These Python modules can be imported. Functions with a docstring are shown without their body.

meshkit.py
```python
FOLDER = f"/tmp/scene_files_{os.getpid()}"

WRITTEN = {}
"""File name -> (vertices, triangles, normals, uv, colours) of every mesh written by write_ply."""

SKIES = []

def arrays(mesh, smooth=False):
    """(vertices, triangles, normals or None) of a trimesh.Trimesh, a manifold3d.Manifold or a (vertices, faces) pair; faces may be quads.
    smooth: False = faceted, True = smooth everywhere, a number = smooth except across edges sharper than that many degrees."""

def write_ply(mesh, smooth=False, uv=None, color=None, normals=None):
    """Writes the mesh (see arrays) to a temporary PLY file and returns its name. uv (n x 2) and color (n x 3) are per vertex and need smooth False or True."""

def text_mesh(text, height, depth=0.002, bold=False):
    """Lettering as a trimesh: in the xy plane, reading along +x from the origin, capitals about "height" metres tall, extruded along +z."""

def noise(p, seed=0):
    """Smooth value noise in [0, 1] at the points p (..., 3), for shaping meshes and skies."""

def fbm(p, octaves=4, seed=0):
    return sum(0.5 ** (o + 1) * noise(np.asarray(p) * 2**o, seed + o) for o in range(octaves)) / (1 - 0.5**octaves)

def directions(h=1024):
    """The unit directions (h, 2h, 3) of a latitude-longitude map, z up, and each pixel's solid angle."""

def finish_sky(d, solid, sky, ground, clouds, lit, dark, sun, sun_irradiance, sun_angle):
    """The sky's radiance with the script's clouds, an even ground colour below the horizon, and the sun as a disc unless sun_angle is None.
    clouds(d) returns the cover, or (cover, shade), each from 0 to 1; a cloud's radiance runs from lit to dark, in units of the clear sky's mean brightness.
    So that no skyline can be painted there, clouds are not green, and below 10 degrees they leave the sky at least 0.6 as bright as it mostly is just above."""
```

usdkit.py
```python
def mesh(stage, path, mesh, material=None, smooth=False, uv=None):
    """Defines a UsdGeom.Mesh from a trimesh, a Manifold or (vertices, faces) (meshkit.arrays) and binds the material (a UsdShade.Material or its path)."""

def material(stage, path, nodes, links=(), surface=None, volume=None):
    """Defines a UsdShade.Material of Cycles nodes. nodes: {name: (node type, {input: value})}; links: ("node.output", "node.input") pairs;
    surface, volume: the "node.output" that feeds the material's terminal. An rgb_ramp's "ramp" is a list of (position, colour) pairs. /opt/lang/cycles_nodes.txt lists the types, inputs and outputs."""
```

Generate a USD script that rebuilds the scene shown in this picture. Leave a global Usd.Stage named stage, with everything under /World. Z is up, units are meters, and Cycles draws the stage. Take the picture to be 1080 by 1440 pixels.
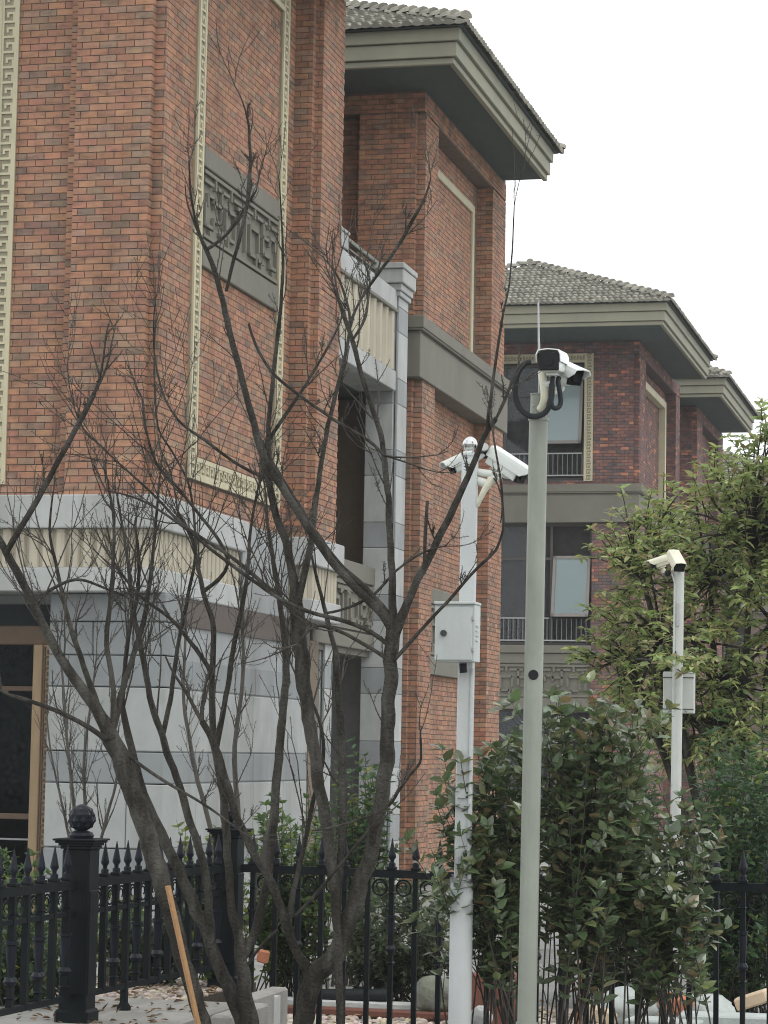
import math, random
import numpy as np, trimesh, usdkit, meshkit
from pxr import Usd, UsdGeom, UsdLux, UsdShade, Gf, Sdf, Vt

stage = Usd.Stage.CreateInMemory()
UsdGeom.SetStageUpAxis(stage, 'Z')
W = UsdGeom.Xform.Define(stage, '/World')
UsdGeom.Scope.Define(stage, '/World/Looks')
T = Sdf.ValueTypeNames

# ------------------------------------------------------------------ camera, sky, sun
FPX, YAW, PIT, ROL = 3563.5, .24272, .09418, .01758
EYE = np.array([0, 0, 1.6])
_c, _s = math.cos, math.sin
FW = np.array([-_s(YAW) * _c(PIT), _c(YAW) * _c(PIT), _s(PIT)])
_r0 = np.array([_c(YAW), _s(YAW), 0]); _u0 = np.cross(_r0, FW)
RT = _c(ROL) * _r0 + _s(ROL) * _u0
UP = -_s(ROL) * _r0 + _c(ROL) * _u0
cam = UsdGeom.Camera.Define(stage, '/World/camera')
cam.AddTransformOp().Set(Gf.Matrix4d(*RT, 0, *UP, 0, *(-FW), 0, *EYE, 1))
cam.CreateHorizontalApertureAttr(36.0)
cam.CreateFocalLengthAttr(36.0 * FPX / 1080)
cam.CreateClippingRangeAttr(Gf.Vec2f(.1, 5000))
cam.CreateExposureAttr(0.0)

SUN_EL, SUN_AZ = math.radians(55), math.radians(120)          # direction towards the sun: azimuth atan2(x, y)
SKY = usdkit.material(stage, '/World/Looks/sky', {
    'tc': ('texture_coordinate', {}),
    'sky': ('sky_texture', {'sky_type': 'single_scattering', 'sun_disc': False, 'sun_elevation': SUN_EL, 'sun_rotation': SUN_AZ, 'air_density': 1.0, 'aerosol_density': 3.0}),
    'n': ('noise_texture', {'scale': 2.2, 'detail': 4.0, 'roughness': .5}),
    'ramp': ('rgb_ramp', {'ramp': [(0.0, (13.2, 13.6, 14.0)), (1.0, (16.6, 16.8, 16.9))]}),
    'mix': ('mix', {'fac': .93}),
    'bg': ('background_shader', {'strength': .098})},
    [('tc.generated', 'n.vector'), ('n.fac', 'ramp.fac'), ('sky.color', 'mix.color1'), ('ramp.color', 'mix.color2'), ('mix.color', 'bg.color')], surface='bg.background')
dome = UsdLux.DomeLight.Define(stage, '/World/sky')
UsdShade.MaterialBindingAPI.Apply(dome.GetPrim()).Bind(SKY)
dome.GetPrim().SetCustomDataByKey('kind', 'structure')
sun = UsdLux.DistantLight.Define(stage, '/World/sun')
sun.CreateIntensityAttr(.25); sun.CreateAngleAttr(25.0); sun.CreateNormalizeAttr(True) if hasattr(sun, 'CreateNormalizeAttr') else None
sun.CreateColorAttr(Gf.Vec3f(1, .97, .93))
_d = np.array([_c(SUN_EL) * _s(SUN_AZ), _c(SUN_EL) * _c(SUN_AZ), _s(SUN_EL)])
_x = np.cross([0, 0, 1], _d); _x /= np.linalg.norm(_x); _y = np.cross(_d, _x)
sun.AddTransformOp().Set(Gf.Matrix4d(*_x, 0, *_y, 0, *_d, 0, 0, 0, 30, 1))


def at(px, py, Y):
    """the point at depth Y on the line of sight of a point of the 1080 x 1440 photograph"""
    d = FW * FPX + RT * (px - 540) - UP * (py - 720)
    return EYE + d * (Y / d[1])


def ground_at(px, py, z=0.0):
    d = FW * FPX + RT * (px - 540) - UP * (py - 720)
    return EYE + d * ((z - EYE[2]) / d[2])


def project(p):
    q = np.asarray(p, float) - EYE
    w = q @ FW
    return 540 + FPX * (q @ RT) / w, 720 - FPX * (q @ UP) / w


def ppm(p):
    """photo pixels per metre at a point"""
    return FPX / ((np.asarray(p) - EYE) @ FW)


# ------------------------------------------------------------------ helpers
USED = {}


def numbered(path):
    n = USED.get(path, 0); USED[path] = n + 1
    return path if n == 0 else f'{path}_{n:03d}'


def tag(prim, label=None, cat=None, group=None, kind=None):
    prim = prim.GetPrim() if hasattr(prim, 'GetPrim') else prim
    for k, v in (('label', label), ('category', cat), ('group', group), ('kind', kind)):
        if v:
            prim.SetCustomDataByKey(k, v)
    return prim


def thing(name, label, cat, loc=(0, 0, 0), group=None):
    p = numbered('/World/' + name)
    x = UsdGeom.Xform.Define(stage, p)
    x.AddTranslateOp().Set(Gf.Vec3d(*map(float, loc)))
    tag(x, label, cat, group)
    OFFSET[p] = np.array(loc, float)
    return p


OFFSET = {}


def put(parent, name, mesh, mat, smooth=False, tint=None, kind=None, label=None):
    """one Mesh prim under a thing or a part (world coordinates in; kept relative to the thing's base)"""
    top = '/'.join(parent.split('/')[:3])
    v, f = (mesh.vertices, mesh.faces) if hasattr(mesh, 'vertices') else mesh
    off = OFFSET.get(top, np.zeros(3))
    p = numbered(parent + '/' + name)
    m = usdkit.mesh(stage, p, (np.asarray(v, float) - off, f), MAT[mat] if isinstance(mat, str) else mat, smooth)
    if tint is not None:
        UsdGeom.PrimvarsAPI(m).CreatePrimvar('tint', T.Color3fArray, 'vertex').Set(Vt.Vec3fArray.FromNumpy(np.asarray(tint, np.float32)))
    if kind or label:
        tag(m, label, kind=kind)
    return p


def top_mesh(name, mesh, mat, label=None, cat=None, group=None, kind=None, smooth=False, tint=None):
    v, f = (mesh.vertices, mesh.faces) if hasattr(mesh, 'vertices') else mesh
    p = numbered('/World/' + name)
    m = usdkit.mesh(stage, p, (v, f), MAT[mat], smooth)
    if tint is not None:
        UsdGeom.PrimvarsAPI(m).CreatePrimvar('tint', T.Color3fArray, 'vertex').Set(Vt.Vec3fArray.FromNumpy(np.asarray(tint, np.float32)))
    tag(m, label, cat, group, kind)
    return p


BOXF = np.array([[0, 2, 1], [0, 3, 2], [4, 5, 6], [4, 6, 7], [0, 1, 5], [0, 5, 4], [1, 2, 6], [1, 6, 5], [2, 3, 7], [2, 7, 6], [3, 0, 4], [3, 4, 7]])


class MB:
    """collects solids into one mesh"""
    def __init__(s):
        s.v, s.f, s.n, s.t = [], [], 0, []

    def add(s, v, f, tint=None):
        v = np.asarray(v, float)
        s.v.append(v); s.f.append(np.asarray(f, int) + s.n); s.n += len(v)
        if tint is not None:
            s.t.append(np.broadcast_to(np.asarray(tint, float), (len(v), 3)))
        return s

    def box(s, x0, x1, y0, y1, z0, z1, tint=None):
        v = np.array([[x0, y0, z0], [x1, y0, z0], [x1, y1, z0], [x0, y1, z0], [x0, y0, z1], [x1, y0, z1], [x1, y1, z1], [x0, y1, z1]], float)
        return s.add(v, BOXF, tint)

    def cbox(s, x0, x1, y0, y1, z0, z1, c=.012):
        """box with chamfered edges"""
        x0, x1 = sorted((x0, x1)); y0, y1 = sorted((y0, y1)); z0, z1 = sorted((z0, z1))
        c = min(c, .45 * min(x1 - x0, y1 - y0, z1 - z0))
        pts = []
        for sx, X in ((1, x0), (-1, x1)):
            for sy, Y in ((1, y0), (-1, y1)):
                for sz, Z in ((1, z0), (-1, z1)):
                    pts += [(X, Y + sy * c, Z + sz * c), (X + sx * c, Y, Z + sz * c), (X + sx * c, Y + sy * c, Z)]
        h = trimesh.PointCloud(pts).convex_hull
        return s.add(h.vertices, h.faces)

    def fb(s, F, u0, u1, v0, v1, n0, n1, c=0):
        """box on a face F = ('F', y) looking at -y or ('S', x) looking at +x: u along the face, v up, n outwards"""
        k, pl = F
        b = (u0, u1, pl - n1, pl - n0, v0, v1) if k == 'F' else (pl + n0, pl + n1, u0, u1, v0, v1)
        return s.cbox(*b, c=c) if c else s.box(*b)

    def tube(s, pts, rad, sides=8, cap=True):
        p = np.asarray(pts, float); n = len(p)
        r = np.broadcast_to(np.asarray(rad, float), (n,))
        t = np.gradient(p, axis=0); t /= np.linalg.norm(t, axis=1, keepdims=True) + 1e-12
        ref = np.array([0, 0, 1.]) if abs(t[0, 2]) < .9 else np.array([1., 0, 0])
        a = np.cross(t[0], ref); a /= np.linalg.norm(a)
        A = []
        for i in range(n):
            a = a - t[i] * (a @ t[i]); a /= np.linalg.norm(a) + 1e-12
            A.append(a)
        A = np.array(A); B = np.cross(t, A)
        an = np.arange(sides) * 2 * np.pi / sides
        v = p[:, None] + r[:, None, None] * (np.cos(an)[None, :, None] * A[:, None] + np.sin(an)[None, :, None] * B[:, None])
        v = v.reshape(-1, 3)
        i, j = np.meshgrid(np.arange(n - 1), np.arange(sides), indexing='ij')
        j2 = (j + 1) % sides
        q = np.stack([i * sides + j, i * sides + j2, (i + 1) * sides + j2, (i + 1) * sides + j], -1).reshape(-1, 4)
        f = np.vstack([q[:, [0, 1, 2]], q[:, [0, 2, 3]]])
        if cap:
            k = len(v)
            v = np.vstack([v, p[0], p[-1]])
            jj = np.arange(sides)
            f = np.vstack([f, np.stack([np.full(sides, k), (jj + 1) % sides, jj], 1), np.stack([np.full(sides, k + 1), (n - 1) * sides + jj, (n - 1) * sides + (jj + 1) % sides], 1)])
        return s.add(v, f)

    def lathe(s, prof, c, sides=16, axis=None):
        """prof: (radius, height) pairs about the vertical through c (or about axis)"""
        m = trimesh.creation.revolve(np.array(prof, float), sections=sides)
        v = np.array(m.vertices)
        if axis is not None:
            v = v @ trimesh.geometry.align_vectors([0, 0, 1], axis)[:3, :3].T
        return s.add(v + np.asarray(c, float), m.faces)

    def mesh(s, m):
        return s.add(m.vertices, m.faces)

    def out(s):
        return np.vstack(s.v), np.vstack(s.f)

    def tints(s):
        return np.vstack(s.t)


def hull(pts):
    return trimesh.PointCloud(np.asarray(pts, float)).convex_hull


def frame_of(d, up=(0, 0, 1)):
    d = np.asarray(d, float); d /= np.linalg.norm(d)
    r = np.cross(d, up); r /= np.linalg.norm(r)
    u = np.cross(r, d)
    return r, d, u          # right, forward, up

# ------------------------------------------------------------------ materials
MAT = {}


def pm(name, color, rough=.7, var=.12, scale=6.0, bump=0.0, bscale=60.0, metallic=0.0, spec=.5, dirt=None, dscale=.9, stretch=None, tint=False, coat=0.0):
    """plain painted / stone / metal surface with broad tone variation, fine grain and optional stains"""
    nodes = {'g': ('geometry', {}), 'n': ('noise_texture', {'scale': scale, 'detail': 5.0, 'roughness': .6}),
             'r': ('rgb_ramp', {'ramp': [(.25, tuple(c * (1 - var) for c in color)), (.75, tuple(min(1, c * (1 + var)) for c in color))]}),
             'p': ('principled_bsdf', {'roughness': rough, 'metallic': metallic, 'specular_ior_level': spec, 'coat_weight': coat})}
    links = [('g.position', 'n.vector'), ('n.fac', 'r.fac')]
    last = 'r.color'
    if stretch:
        nodes['mp'] = ('mapping', {'scale': stretch}); links[0] = ('mp.vector', 'n.vector'); links.append(('g.position', 'mp.vector'))
    if tint:
        nodes['at'] = ('attribute', {'attribute': 'tint'})
        nodes['mt'] = ('mix', {'mix_type': 'multiply', 'fac': 1.0})
        links += [(last, 'mt.color1'), ('at.color', 'mt.color2')]; last = 'mt.color'
    if dirt:
        nodes['n2'] = ('noise_texture', {'scale': dscale, 'detail': 7.0, 'roughness': .65})
        nodes['mp2'] = ('mapping', {'scale': (1, 1, .35)})
        nodes['r2'] = ('rgb_ramp', {'ramp': [(.45, (0, 0, 0)), (.72, (1, 1, 1))]})
        nodes['md'] = ('mix', {'color2': dirt})
        links += [('g.position', 'mp2.vector'), ('mp2.vector', 'n2.vector'), ('n2.fac', 'r2.fac'), ('r2.color', 'md.fac'), (last, 'md.color1')]; last = 'md.color'
    links.append((last, 'p.base_color'))
    if bump:
        nodes['nb'] = ('noise_texture', {'scale': bscale, 'detail': 4.0})
        nodes['b'] = ('bump', {'strength': bump, 'distance': .02})
        links += [('g.position', 'nb.vector'), ('nb.fac', 'b.height'), ('b.normal', 'p.normal')]
    MAT[name] = usdkit.material(stage, '/World/Looks/' + name, nodes, links, surface='p.BSDF')


def leafmat(name, cols, rough=.35, trans=.25, spec=.5, coat=0.0):
    nodes = {'at': ('attribute', {'attribute': 'tint'}), 'g': ('geometry', {}),
             'p': ('principled_bsdf', {'roughness': rough, 'specular_ior_level': spec, 'coat_weight': coat, 'coat_roughness': .25}), 't': ('translucent_bsdf', {}),
             'h': ('hsv', {'hue': .485, 'saturation': 1.1, 'value': 1.3}), 'm': ('mix_closure', {'fac': trans})}
    MAT[name] = usdkit.material(stage, '/World/Looks/' + name, nodes,
        [('at.color', 'p.base_color'), ('at.color', 'h.color'), ('h.color', 't.color'), ('p.BSDF', 'm.closure1'), ('t.BSDF', 'm.closure2')], surface='m.closure')


def brickmat(name):
    """fired brick: the tone of each brick comes with the brick, kiln marks and grain from noise"""
    nodes = {'at': ('attribute', {'attribute': 'tint'}), 'g': ('geometry', {}),
             'mp': ('mapping', {'scale': (5.5, 5.5, 13.0)}),
             'n': ('noise_texture', {'scale': 1.0, 'detail': 4.0, 'roughness': .6}),
             'r': ('rgb_ramp', {'ramp': [(.30, (.66, .68, .72)), (.50, (1, 1, 1)), (.72, (1.22, 1.16, 1.08))]}),
             'mul': ('mix', {'mix_type': 'multiply', 'fac': 1.0}),
             'mp3': ('mapping', {'scale': (2.6, 2.6, .22)}), 'n3': ('noise_texture', {'scale': 1.0, 'detail': 5.0, 'roughness': .6}),
             'r3': ('rgb_ramp', {'ramp': [(.32, (.80, .79, .78)), (.5, (1, 1, 1)), (.74, (1.08, 1.08, 1.09))]}), 'mul3': ('mix', {'mix_type': 'multiply', 'fac': 1.0}),
             'nb': ('noise_texture', {'scale': 90.0, 'detail': 3.0}), 'b': ('bump', {'strength': .35, 'distance': .01}),
             'p': ('principled_bsdf', {'roughness': .85, 'specular_ior_level': .3})}
    MAT[name] = usdkit.material(stage, '/World/Looks/' + name, nodes,
        [('g.position', 'mp.vector'), ('mp.vector', 'n.vector'), ('n.fac', 'r.fac'), ('at.color', 'mul.color1'), ('r.color', 'mul.color2'), ('g.position', 'mp3.vector'), ('mp3.vector', 'n3.vector'), ('n3.fac', 'r3.fac'), ('mul.color', 'mul3.color1'), ('r3.color', 'mul3.color2'), ('mul3.color', 'p.base_color'),
         ('g.position', 'nb.vector'), ('nb.fac', 'b.height'), ('b.normal', 'p.normal')], surface='p.BSDF')


brickmat('brick')
pm('mortar', (.135, .105, .086), .95, .2, 9, .3)
pm('mortar_far', (.085, .068, .066), .95, .2, 9)
pm('white_stone', (.385, .40, .392), .75, .1, 3.0, .15, 120, dirt=(.25, .255, .24), dscale=1.1)
pm('base_stone', (.315, .330, .322), .75, .1, 3.0, .15, 120, dirt=(.20, .205, .19), dscale=1.1)
pm('base_stone_dark', (.215, .232, .236), .75, .1, 3.0, .15, 120, dirt=(.15, .155, .15), dscale=1.1)
pm('grey_stone', (.265, .282, .286), .75, .1, 3.0, .15, 120, dirt=(.19, .195, .19), dscale=1.1)
pm('cream_fluted', (.42, .385, .30), .75, .1, 2.0, .1, 120, dirt=(.33, .30, .235), dscale=1.6)
pm('frame_cream', (.47, .43, .29), .7, .08, 3.0, .1, 100, dirt=(.36, .34, .25), dscale=1.4)
pm('frame_groove_shade', (.26, .235, .165), .8, .15, 8.0)  # groove shade painted in: darker tone for the sunk band of the frames
pm('panel_grey', (.155, .148, .118), .8, .07, 2.0, .15, 150, dirt=(.115, .112, .092), dscale=.8)
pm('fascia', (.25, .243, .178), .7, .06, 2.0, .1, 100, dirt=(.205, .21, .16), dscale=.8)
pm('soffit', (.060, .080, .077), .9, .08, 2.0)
pm('roof_tile', (.235, .225, .185), .85, .22, 5.0, .3, 80, tint=True, dirt=(.15, .148, .12), dscale=3.0)
pm('wood_frame', (.255, .18, .10), .6, .15, 4.0, stretch=(6, 6, 1))
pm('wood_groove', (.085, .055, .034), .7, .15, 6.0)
pm('dark_frame', (.055, .05, .045), .5, .1, 5.0)
pm('sash_frame', (.20, .18, .165), .5, .1, 5.0)
pm('interior', (.022, .028, .030), .9, .3, 1.5)
pm('porch_wall', (.15, .115, .08), .8, .12, 2.0)
pm('porch_wood', (.055, .038, .027), .6, .2, 3.0, stretch=(5, 5, 1))
pm('sash_sky_tone', (.62, .65, .635), .9, .05, 1.0)  # pale tone standing for sky reflected in the open sash
pm('rail_grey', (.30, .31, .30), .5, .08, 4.0)
pm('guard_bar', (.13, .14, .14), .5, .08, 4.0)
pm('lock', (.045, .05, .048), .4, .1, 6.0, metallic=.3)
pm('balcony_rail', (.10, .105, .085), .5, .08, 4.0)
pm('fence_black', (.005, .0075, .009), .55, .3, 14.0, .12, 90, spec=.14, dirt=(.012, .014, .014), dscale=6.0)
pm('finial_black', (.006, .008, .013), .42, .3, 14.0, .1, 90, spec=.22)
pm('bark', (.030, .0275, .0225), .9, .55, 18.0, 1.0, 55, stretch=(1, 1, .3), dirt=(.095, .092, .080), dscale=9.0, spec=.2)
pm('bark_light', (.075, .070, .060), .9, .4, 14.0, .7, 50, stretch=(1, 1, .35), dirt=(.05, .045, .036), dscale=7.0)
pm('twig', (.048, .043, .037), .85, .45, 9.0, .4, 60, dirt=(.085, .078, .066), dscale=5.0, spec=.2)
pm('plank', (.34, .19, .085), .75, .22, 7.0, .3, 40, stretch=(8, 8, 1.2))
pm('pole_grey', (.24, .26, .22), .45, .07, 3.0, .08, 30, dirt=(.175, .185, .15), dscale=3.5)
pm('pole_white', (.54, .57, .565), .42, .04, 3.0, .05, 30, dirt=(.45, .47, .46), dscale=2.0)
pm('pole_old', (.50, .52, .49), .5, .06, 3.0, .06, 40, dirt=(.40, .41, .37), dscale=4.0)
pm('cabinet', (.48, .515, .50), .45, .04, 4.0, .05, 60, dirt=(.40, .42, .41), dscale=3.0)
pm('cam_white', (.64, .67, .64), .32, .03, 5.0, dirt=(.60, .62, .56), dscale=6.0)
pm('cam_cream', (.62, .61, .48), .4, .04, 5.0, dirt=(.50, .49, .38), dscale=8.0)
pm('black_plastic', (.007, .008, .009), .5, .2, 8.0, spec=.25)
pm('lens_glass', (.004, .004, .005), .12, .1, 8.0, spec=.22)
pm('chrome', (.62, .63, .62), .12, .04, 5.0, metallic=1.0)
pm('steel', (.35, .36, .36), .35, .1, 6.0, metallic=.8)
pm('paving', (.27, .27, .255), .85, .18, 5.0, .35, 90, dirt=(.17, .162, .145), dscale=2.2)
pm('kerb_stone', (.33, .32, .295), .8, .18, 6.0, .35, 90, dirt=(.20, .19, .165), dscale=3.0)
pm('concrete_white', (.52, .53, .52), .8, .08, 3.0, .2, 90, dirt=(.40, .40, .38), dscale=3.0)
pm('dry_leaf', (.16, .10, .05), .8, .3, 9.0, tint=True)
pm('soil', (.055, .042, .030), .95, .4, 4.0, .5, 40)
pm('pebble', (.42, .38, .33), .8, .2, 20.0, tint=True)
pm('rock', (.20, .205, .185), .9, .3, 5.0, .6, 25, dirt=(.10, .115, .05), dscale=4.0)
pm('terracotta', (.45, .17, .085), .8, .15, 6.0, .2, 60, dirt=(.32, .12, .07), dscale=4.0)
pm('red_brown', (.16, .062, .042), .8, .15, 5.0, .2, 60)
pm('pale_tile', (.56, .44, .30), .75, .12, 5.0, .1, 60)
pm('slab_green', (.42, .46, .44), .75, .12, 4.0, .2, 50, dirt=(.33, .36, .34), dscale=4.0)
pm('hose_black', (.016, .019, .021), .6, .2, 6.0, spec=.25)
leafmat('leaf_dark', None, .28, .2, .7, .35)
leafmat('leaf_light', None, .38, .38, .5)

MAT['brick_far'] = usdkit.material(stage, '/World/Looks/brick_far', {
    'tc': ('geometry', {}), 'mp': ('mapping', {'rotation': (math.pi / 2, 0, 0)}),
    'b': ('brick_texture', {'color1': (.16, .095, .09), 'color2': (.11, .08, .08), 'mortar': (.085, .07, .068), 'scale': 1.0, 'brick_width': .195, 'row_height': .075, 'mortar_size': .006}),
    'p': ('principled_bsdf', {'roughness': .9})},
    [('tc.position', 'mp.vector'), ('mp.vector', 'b.vector'), ('b.color', 'p.base_color')], surface='p.BSDF')
GLASS = usdkit.material(stage, '/World/Looks/window_glass', {
    'tr': ('transparent_bsdf', {'color': (.84, .87, .87)}), 'gl': ('glossy_bsdf', {'color': (.9, .95, 1), 'roughness': .02}),
    'fr': ('fresnel', {'IOR': 1.32}), 'm': ('mix_closure', {})},
    [('fr.fac', 'm.fac'), ('tr.BSDF', 'm.closure1'), ('gl.BSDF', 'm.closure2')], surface='m.closure')
MAT['glass'] = GLASS
MAT['dark_glass'] = usdkit.material(stage, '/World/Looks/dark_window_glass', {
    'tr': ('transparent_bsdf', {'color': (.5, .54, .53)}), 'gl': ('glossy_bsdf', {'color': (.8, .85, .85), 'roughness': .05}),
    'fr': ('fresnel', {'IOR': 1.16}), 'm': ('mix_closure', {})},
    [('fr.fac', 'm.fac'), ('tr.BSDF', 'm.closure1'), ('gl.BSDF', 'm.closure2')], surface='m.closure')
# ================================================================== masonry
COURSE, PITCH, JOINT, PROUD = .075, .195, .010, .009
NEAR_PAL = [((.342, .185, .118), 36), ((.312, .164, .112), 26), ((.312, .198, .136), 18), ((.37, .202, .126), 12), ((.265, .178, .130), 8)]
NEAR_DARK = [(.205, .140, .105), (.165, .132, .102), (.20, .125, .095), (.235, .155, .112)]
FAR_PAL = [((.185, .105, .094), 44), ((.225, .118, .098), 26), ((.145, .104, .099), 22), ((.42, .19, .12), 7)]
FAR_DARK = [(.115, .104, .102), (.13, .10, .095), (.10, .097, .097)]


class Bricks:
    def __init__(s, rng, pal, dark, seed):
        s.rng, s.seed = rng, seed
        s.cols = np.array([p[0] for p in pal]); w = np.array([p[1] for p in pal], float); s.w = w / w.sum()
        s.dark = np.array(dark); s.V, s.C = [], []

    def face(s, F, u0, u1, z0, z1):
        k, pl = F
        r = s.rng
        for row in range(int(math.floor(z0 / COURSE + 1e-6)), int(math.ceil(z1 / COURSE - 1e-6))):
            za, zb = max(row * COURSE, z0), min((row + 1) * COURSE, z1) - JOINT
            if zb - za < .012:
                continue
            off = (row % 2) * PITCH / 2
            i0 = math.floor((u0 - off) / PITCH)
            n = int(math.ceil((u1 - off) / PITCH)) - i0
            for i in range(n):
                a, b = max(off + (i0 + i) * PITCH, u0), min(off + (i0 + i + 1) * PITCH, u1)
                if b < u1 - 1e-6:
                    b -= JOINT
                if b - a < .02:
                    continue
                d = PROUD + r.uniform(-.002, .002, 4)
                j = r.uniform(-.0012, .0012, 4)
                if k == 'F':
                    v = [[a, pl + .004, za], [b, pl + .004, za], [b, pl + .004, zb], [a, pl + .004, zb],
                         [a + j[0], pl - d[0], za], [b, pl - d[1], za + j[1]], [b + j[2], pl - d[2], zb], [a, pl - d[3], zb + j[3]]]
                else:
                    v = [[pl - .004, a, za], [pl - .004, b, za], [pl - .004, b, zb], [pl - .004, a, zb],
                         [pl + d[0], a + j[0], za], [pl + d[1], b, za + j[1]], [pl + d[2], b + j[2], zb], [pl + d[3], a, zb + j[3]]]
                s.V.append(v)

    def emit(s, building, wall, want=300):
        """the bricks that show largest become parts of their own, the rest one part"""
        V = np.array(s.V); n = len(V)
        c = V.mean(1)
        cl = meshkit.fbm(c * [1.1, 1.1, 1.6] + s.seed, 3, s.seed)
        cl2 = meshkit.fbm(c * [.45, .45, .35] + 7 + s.seed, 3, s.seed + 5)
        pd = np.clip((cl - .49) * 2.6, .015, .62) * np.clip(cl2 * 1.7, .2, 1.2)
        isd = s.rng.random(n) < pd
        col = s.cols[s.rng.choice(len(s.cols), n, p=s.w)]
        col = np.where(isd[:, None], s.dark[s.rng.integers(0, len(s.dark), n)] * .75 + col * .25, col)
        col = col * s.rng.uniform(.90, 1.10, (n, 1)) * s.rng.uniform(.96, 1.04, (n, 3)) * (.80 + .32 * meshkit.fbm(c * [.5, .5, .22] + 31, 3, s.seed + 9))[:, None]
        f = np.array([[4, 5, 6], [4, 6, 7], [0, 1, 5], [0, 5, 4], [1, 2, 6], [1, 6, 5], [2, 3, 7], [2, 7, 6], [3, 0, 4], [3, 4, 7]])
        q = V - EYE; w = q @ FW
        sx, sy = 540 + FPX * (q @ RT) / w, 720 - FPX * (q @ UP) / w
        front = sx[:, 4:], sy[:, 4:]
        area = .5 * np.abs(sum(front[0][:, i] * front[1][:, (i + 1) % 4] - front[0][:, (i + 1) % 4] * front[1][:, i] for i in range(4)))
        inside = (sx.min(1) > 2) & (sx.max(1) < 1078) & (sy.min(1) > 2) & (sy.max(1) < 1300)
        ok = inside & s.seen(c, sx.mean(1), sy.mean(1))
        order = np.argsort(-np.where(ok, area, -1))[:want]
        order = order[ok[order]]
        rest = np.setdiff1d(np.arange(n), order)
        # faces turn outward for side walls too
        fs = f[:, ::-1]
        def faces(i):
            e1, e2 = V[i, 5] - V[i, 4], V[i, 7] - V[i, 4]
            nn = np.cross(e1, e2)
            return f if (nn[1] < 0 if abs(nn[1]) > abs(nn[0]) else nn[0] > 0) else fs
        for i in order:
            put(wall, 'brick', (V[i], faces(i)), 'brick', tint=np.repeat(col[i][None], 8, 0))
        allf = np.vstack([faces(i) + 8 * k for k, i in enumerate(rest)])
        put(wall, 'brickwork', (V[rest].reshape(-1, 3), allf), 'brick', tint=np.repeat(col[rest], 8, 0), kind='stuff')

    def seen(s, c, sx, sy):
        return np.ones(len(c), bool)


def meander(bars, F, u0, u1, v0, v1, n0, n1, along='v'):
    """a running key pattern of raised bars between u0..u1, repeated along the length"""
    w = (u1 - u0) if along == 'v' else (v1 - v0)
    L = (v1 - v0) if along == 'v' else (u1 - u0)
    n = max(1, round(L / (w * 1.12))); h = L / n; t = w * .17
    for i in range(n):
        o = i * h
        R = [(0, w, 0, t), (w - t, w, t, h * .72), (w * .36, w - t, h * .72 - t, h * .72), (w * .36, w * .36 + t, h * .36, h * .72 - t), (0, t, t, h)]
        for a0, a1, b0, b1 in R:
            if along == 'v':
                bars.fb(F, u0 + a0, u0 + a1, v0 + o + b0, v0 + o + b1, n0, n1)
            else:
                bars.fb(F, u0 + o + b0, u0 + o + b1, v0 + a0, v0 + a1, n0, n1)


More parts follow.
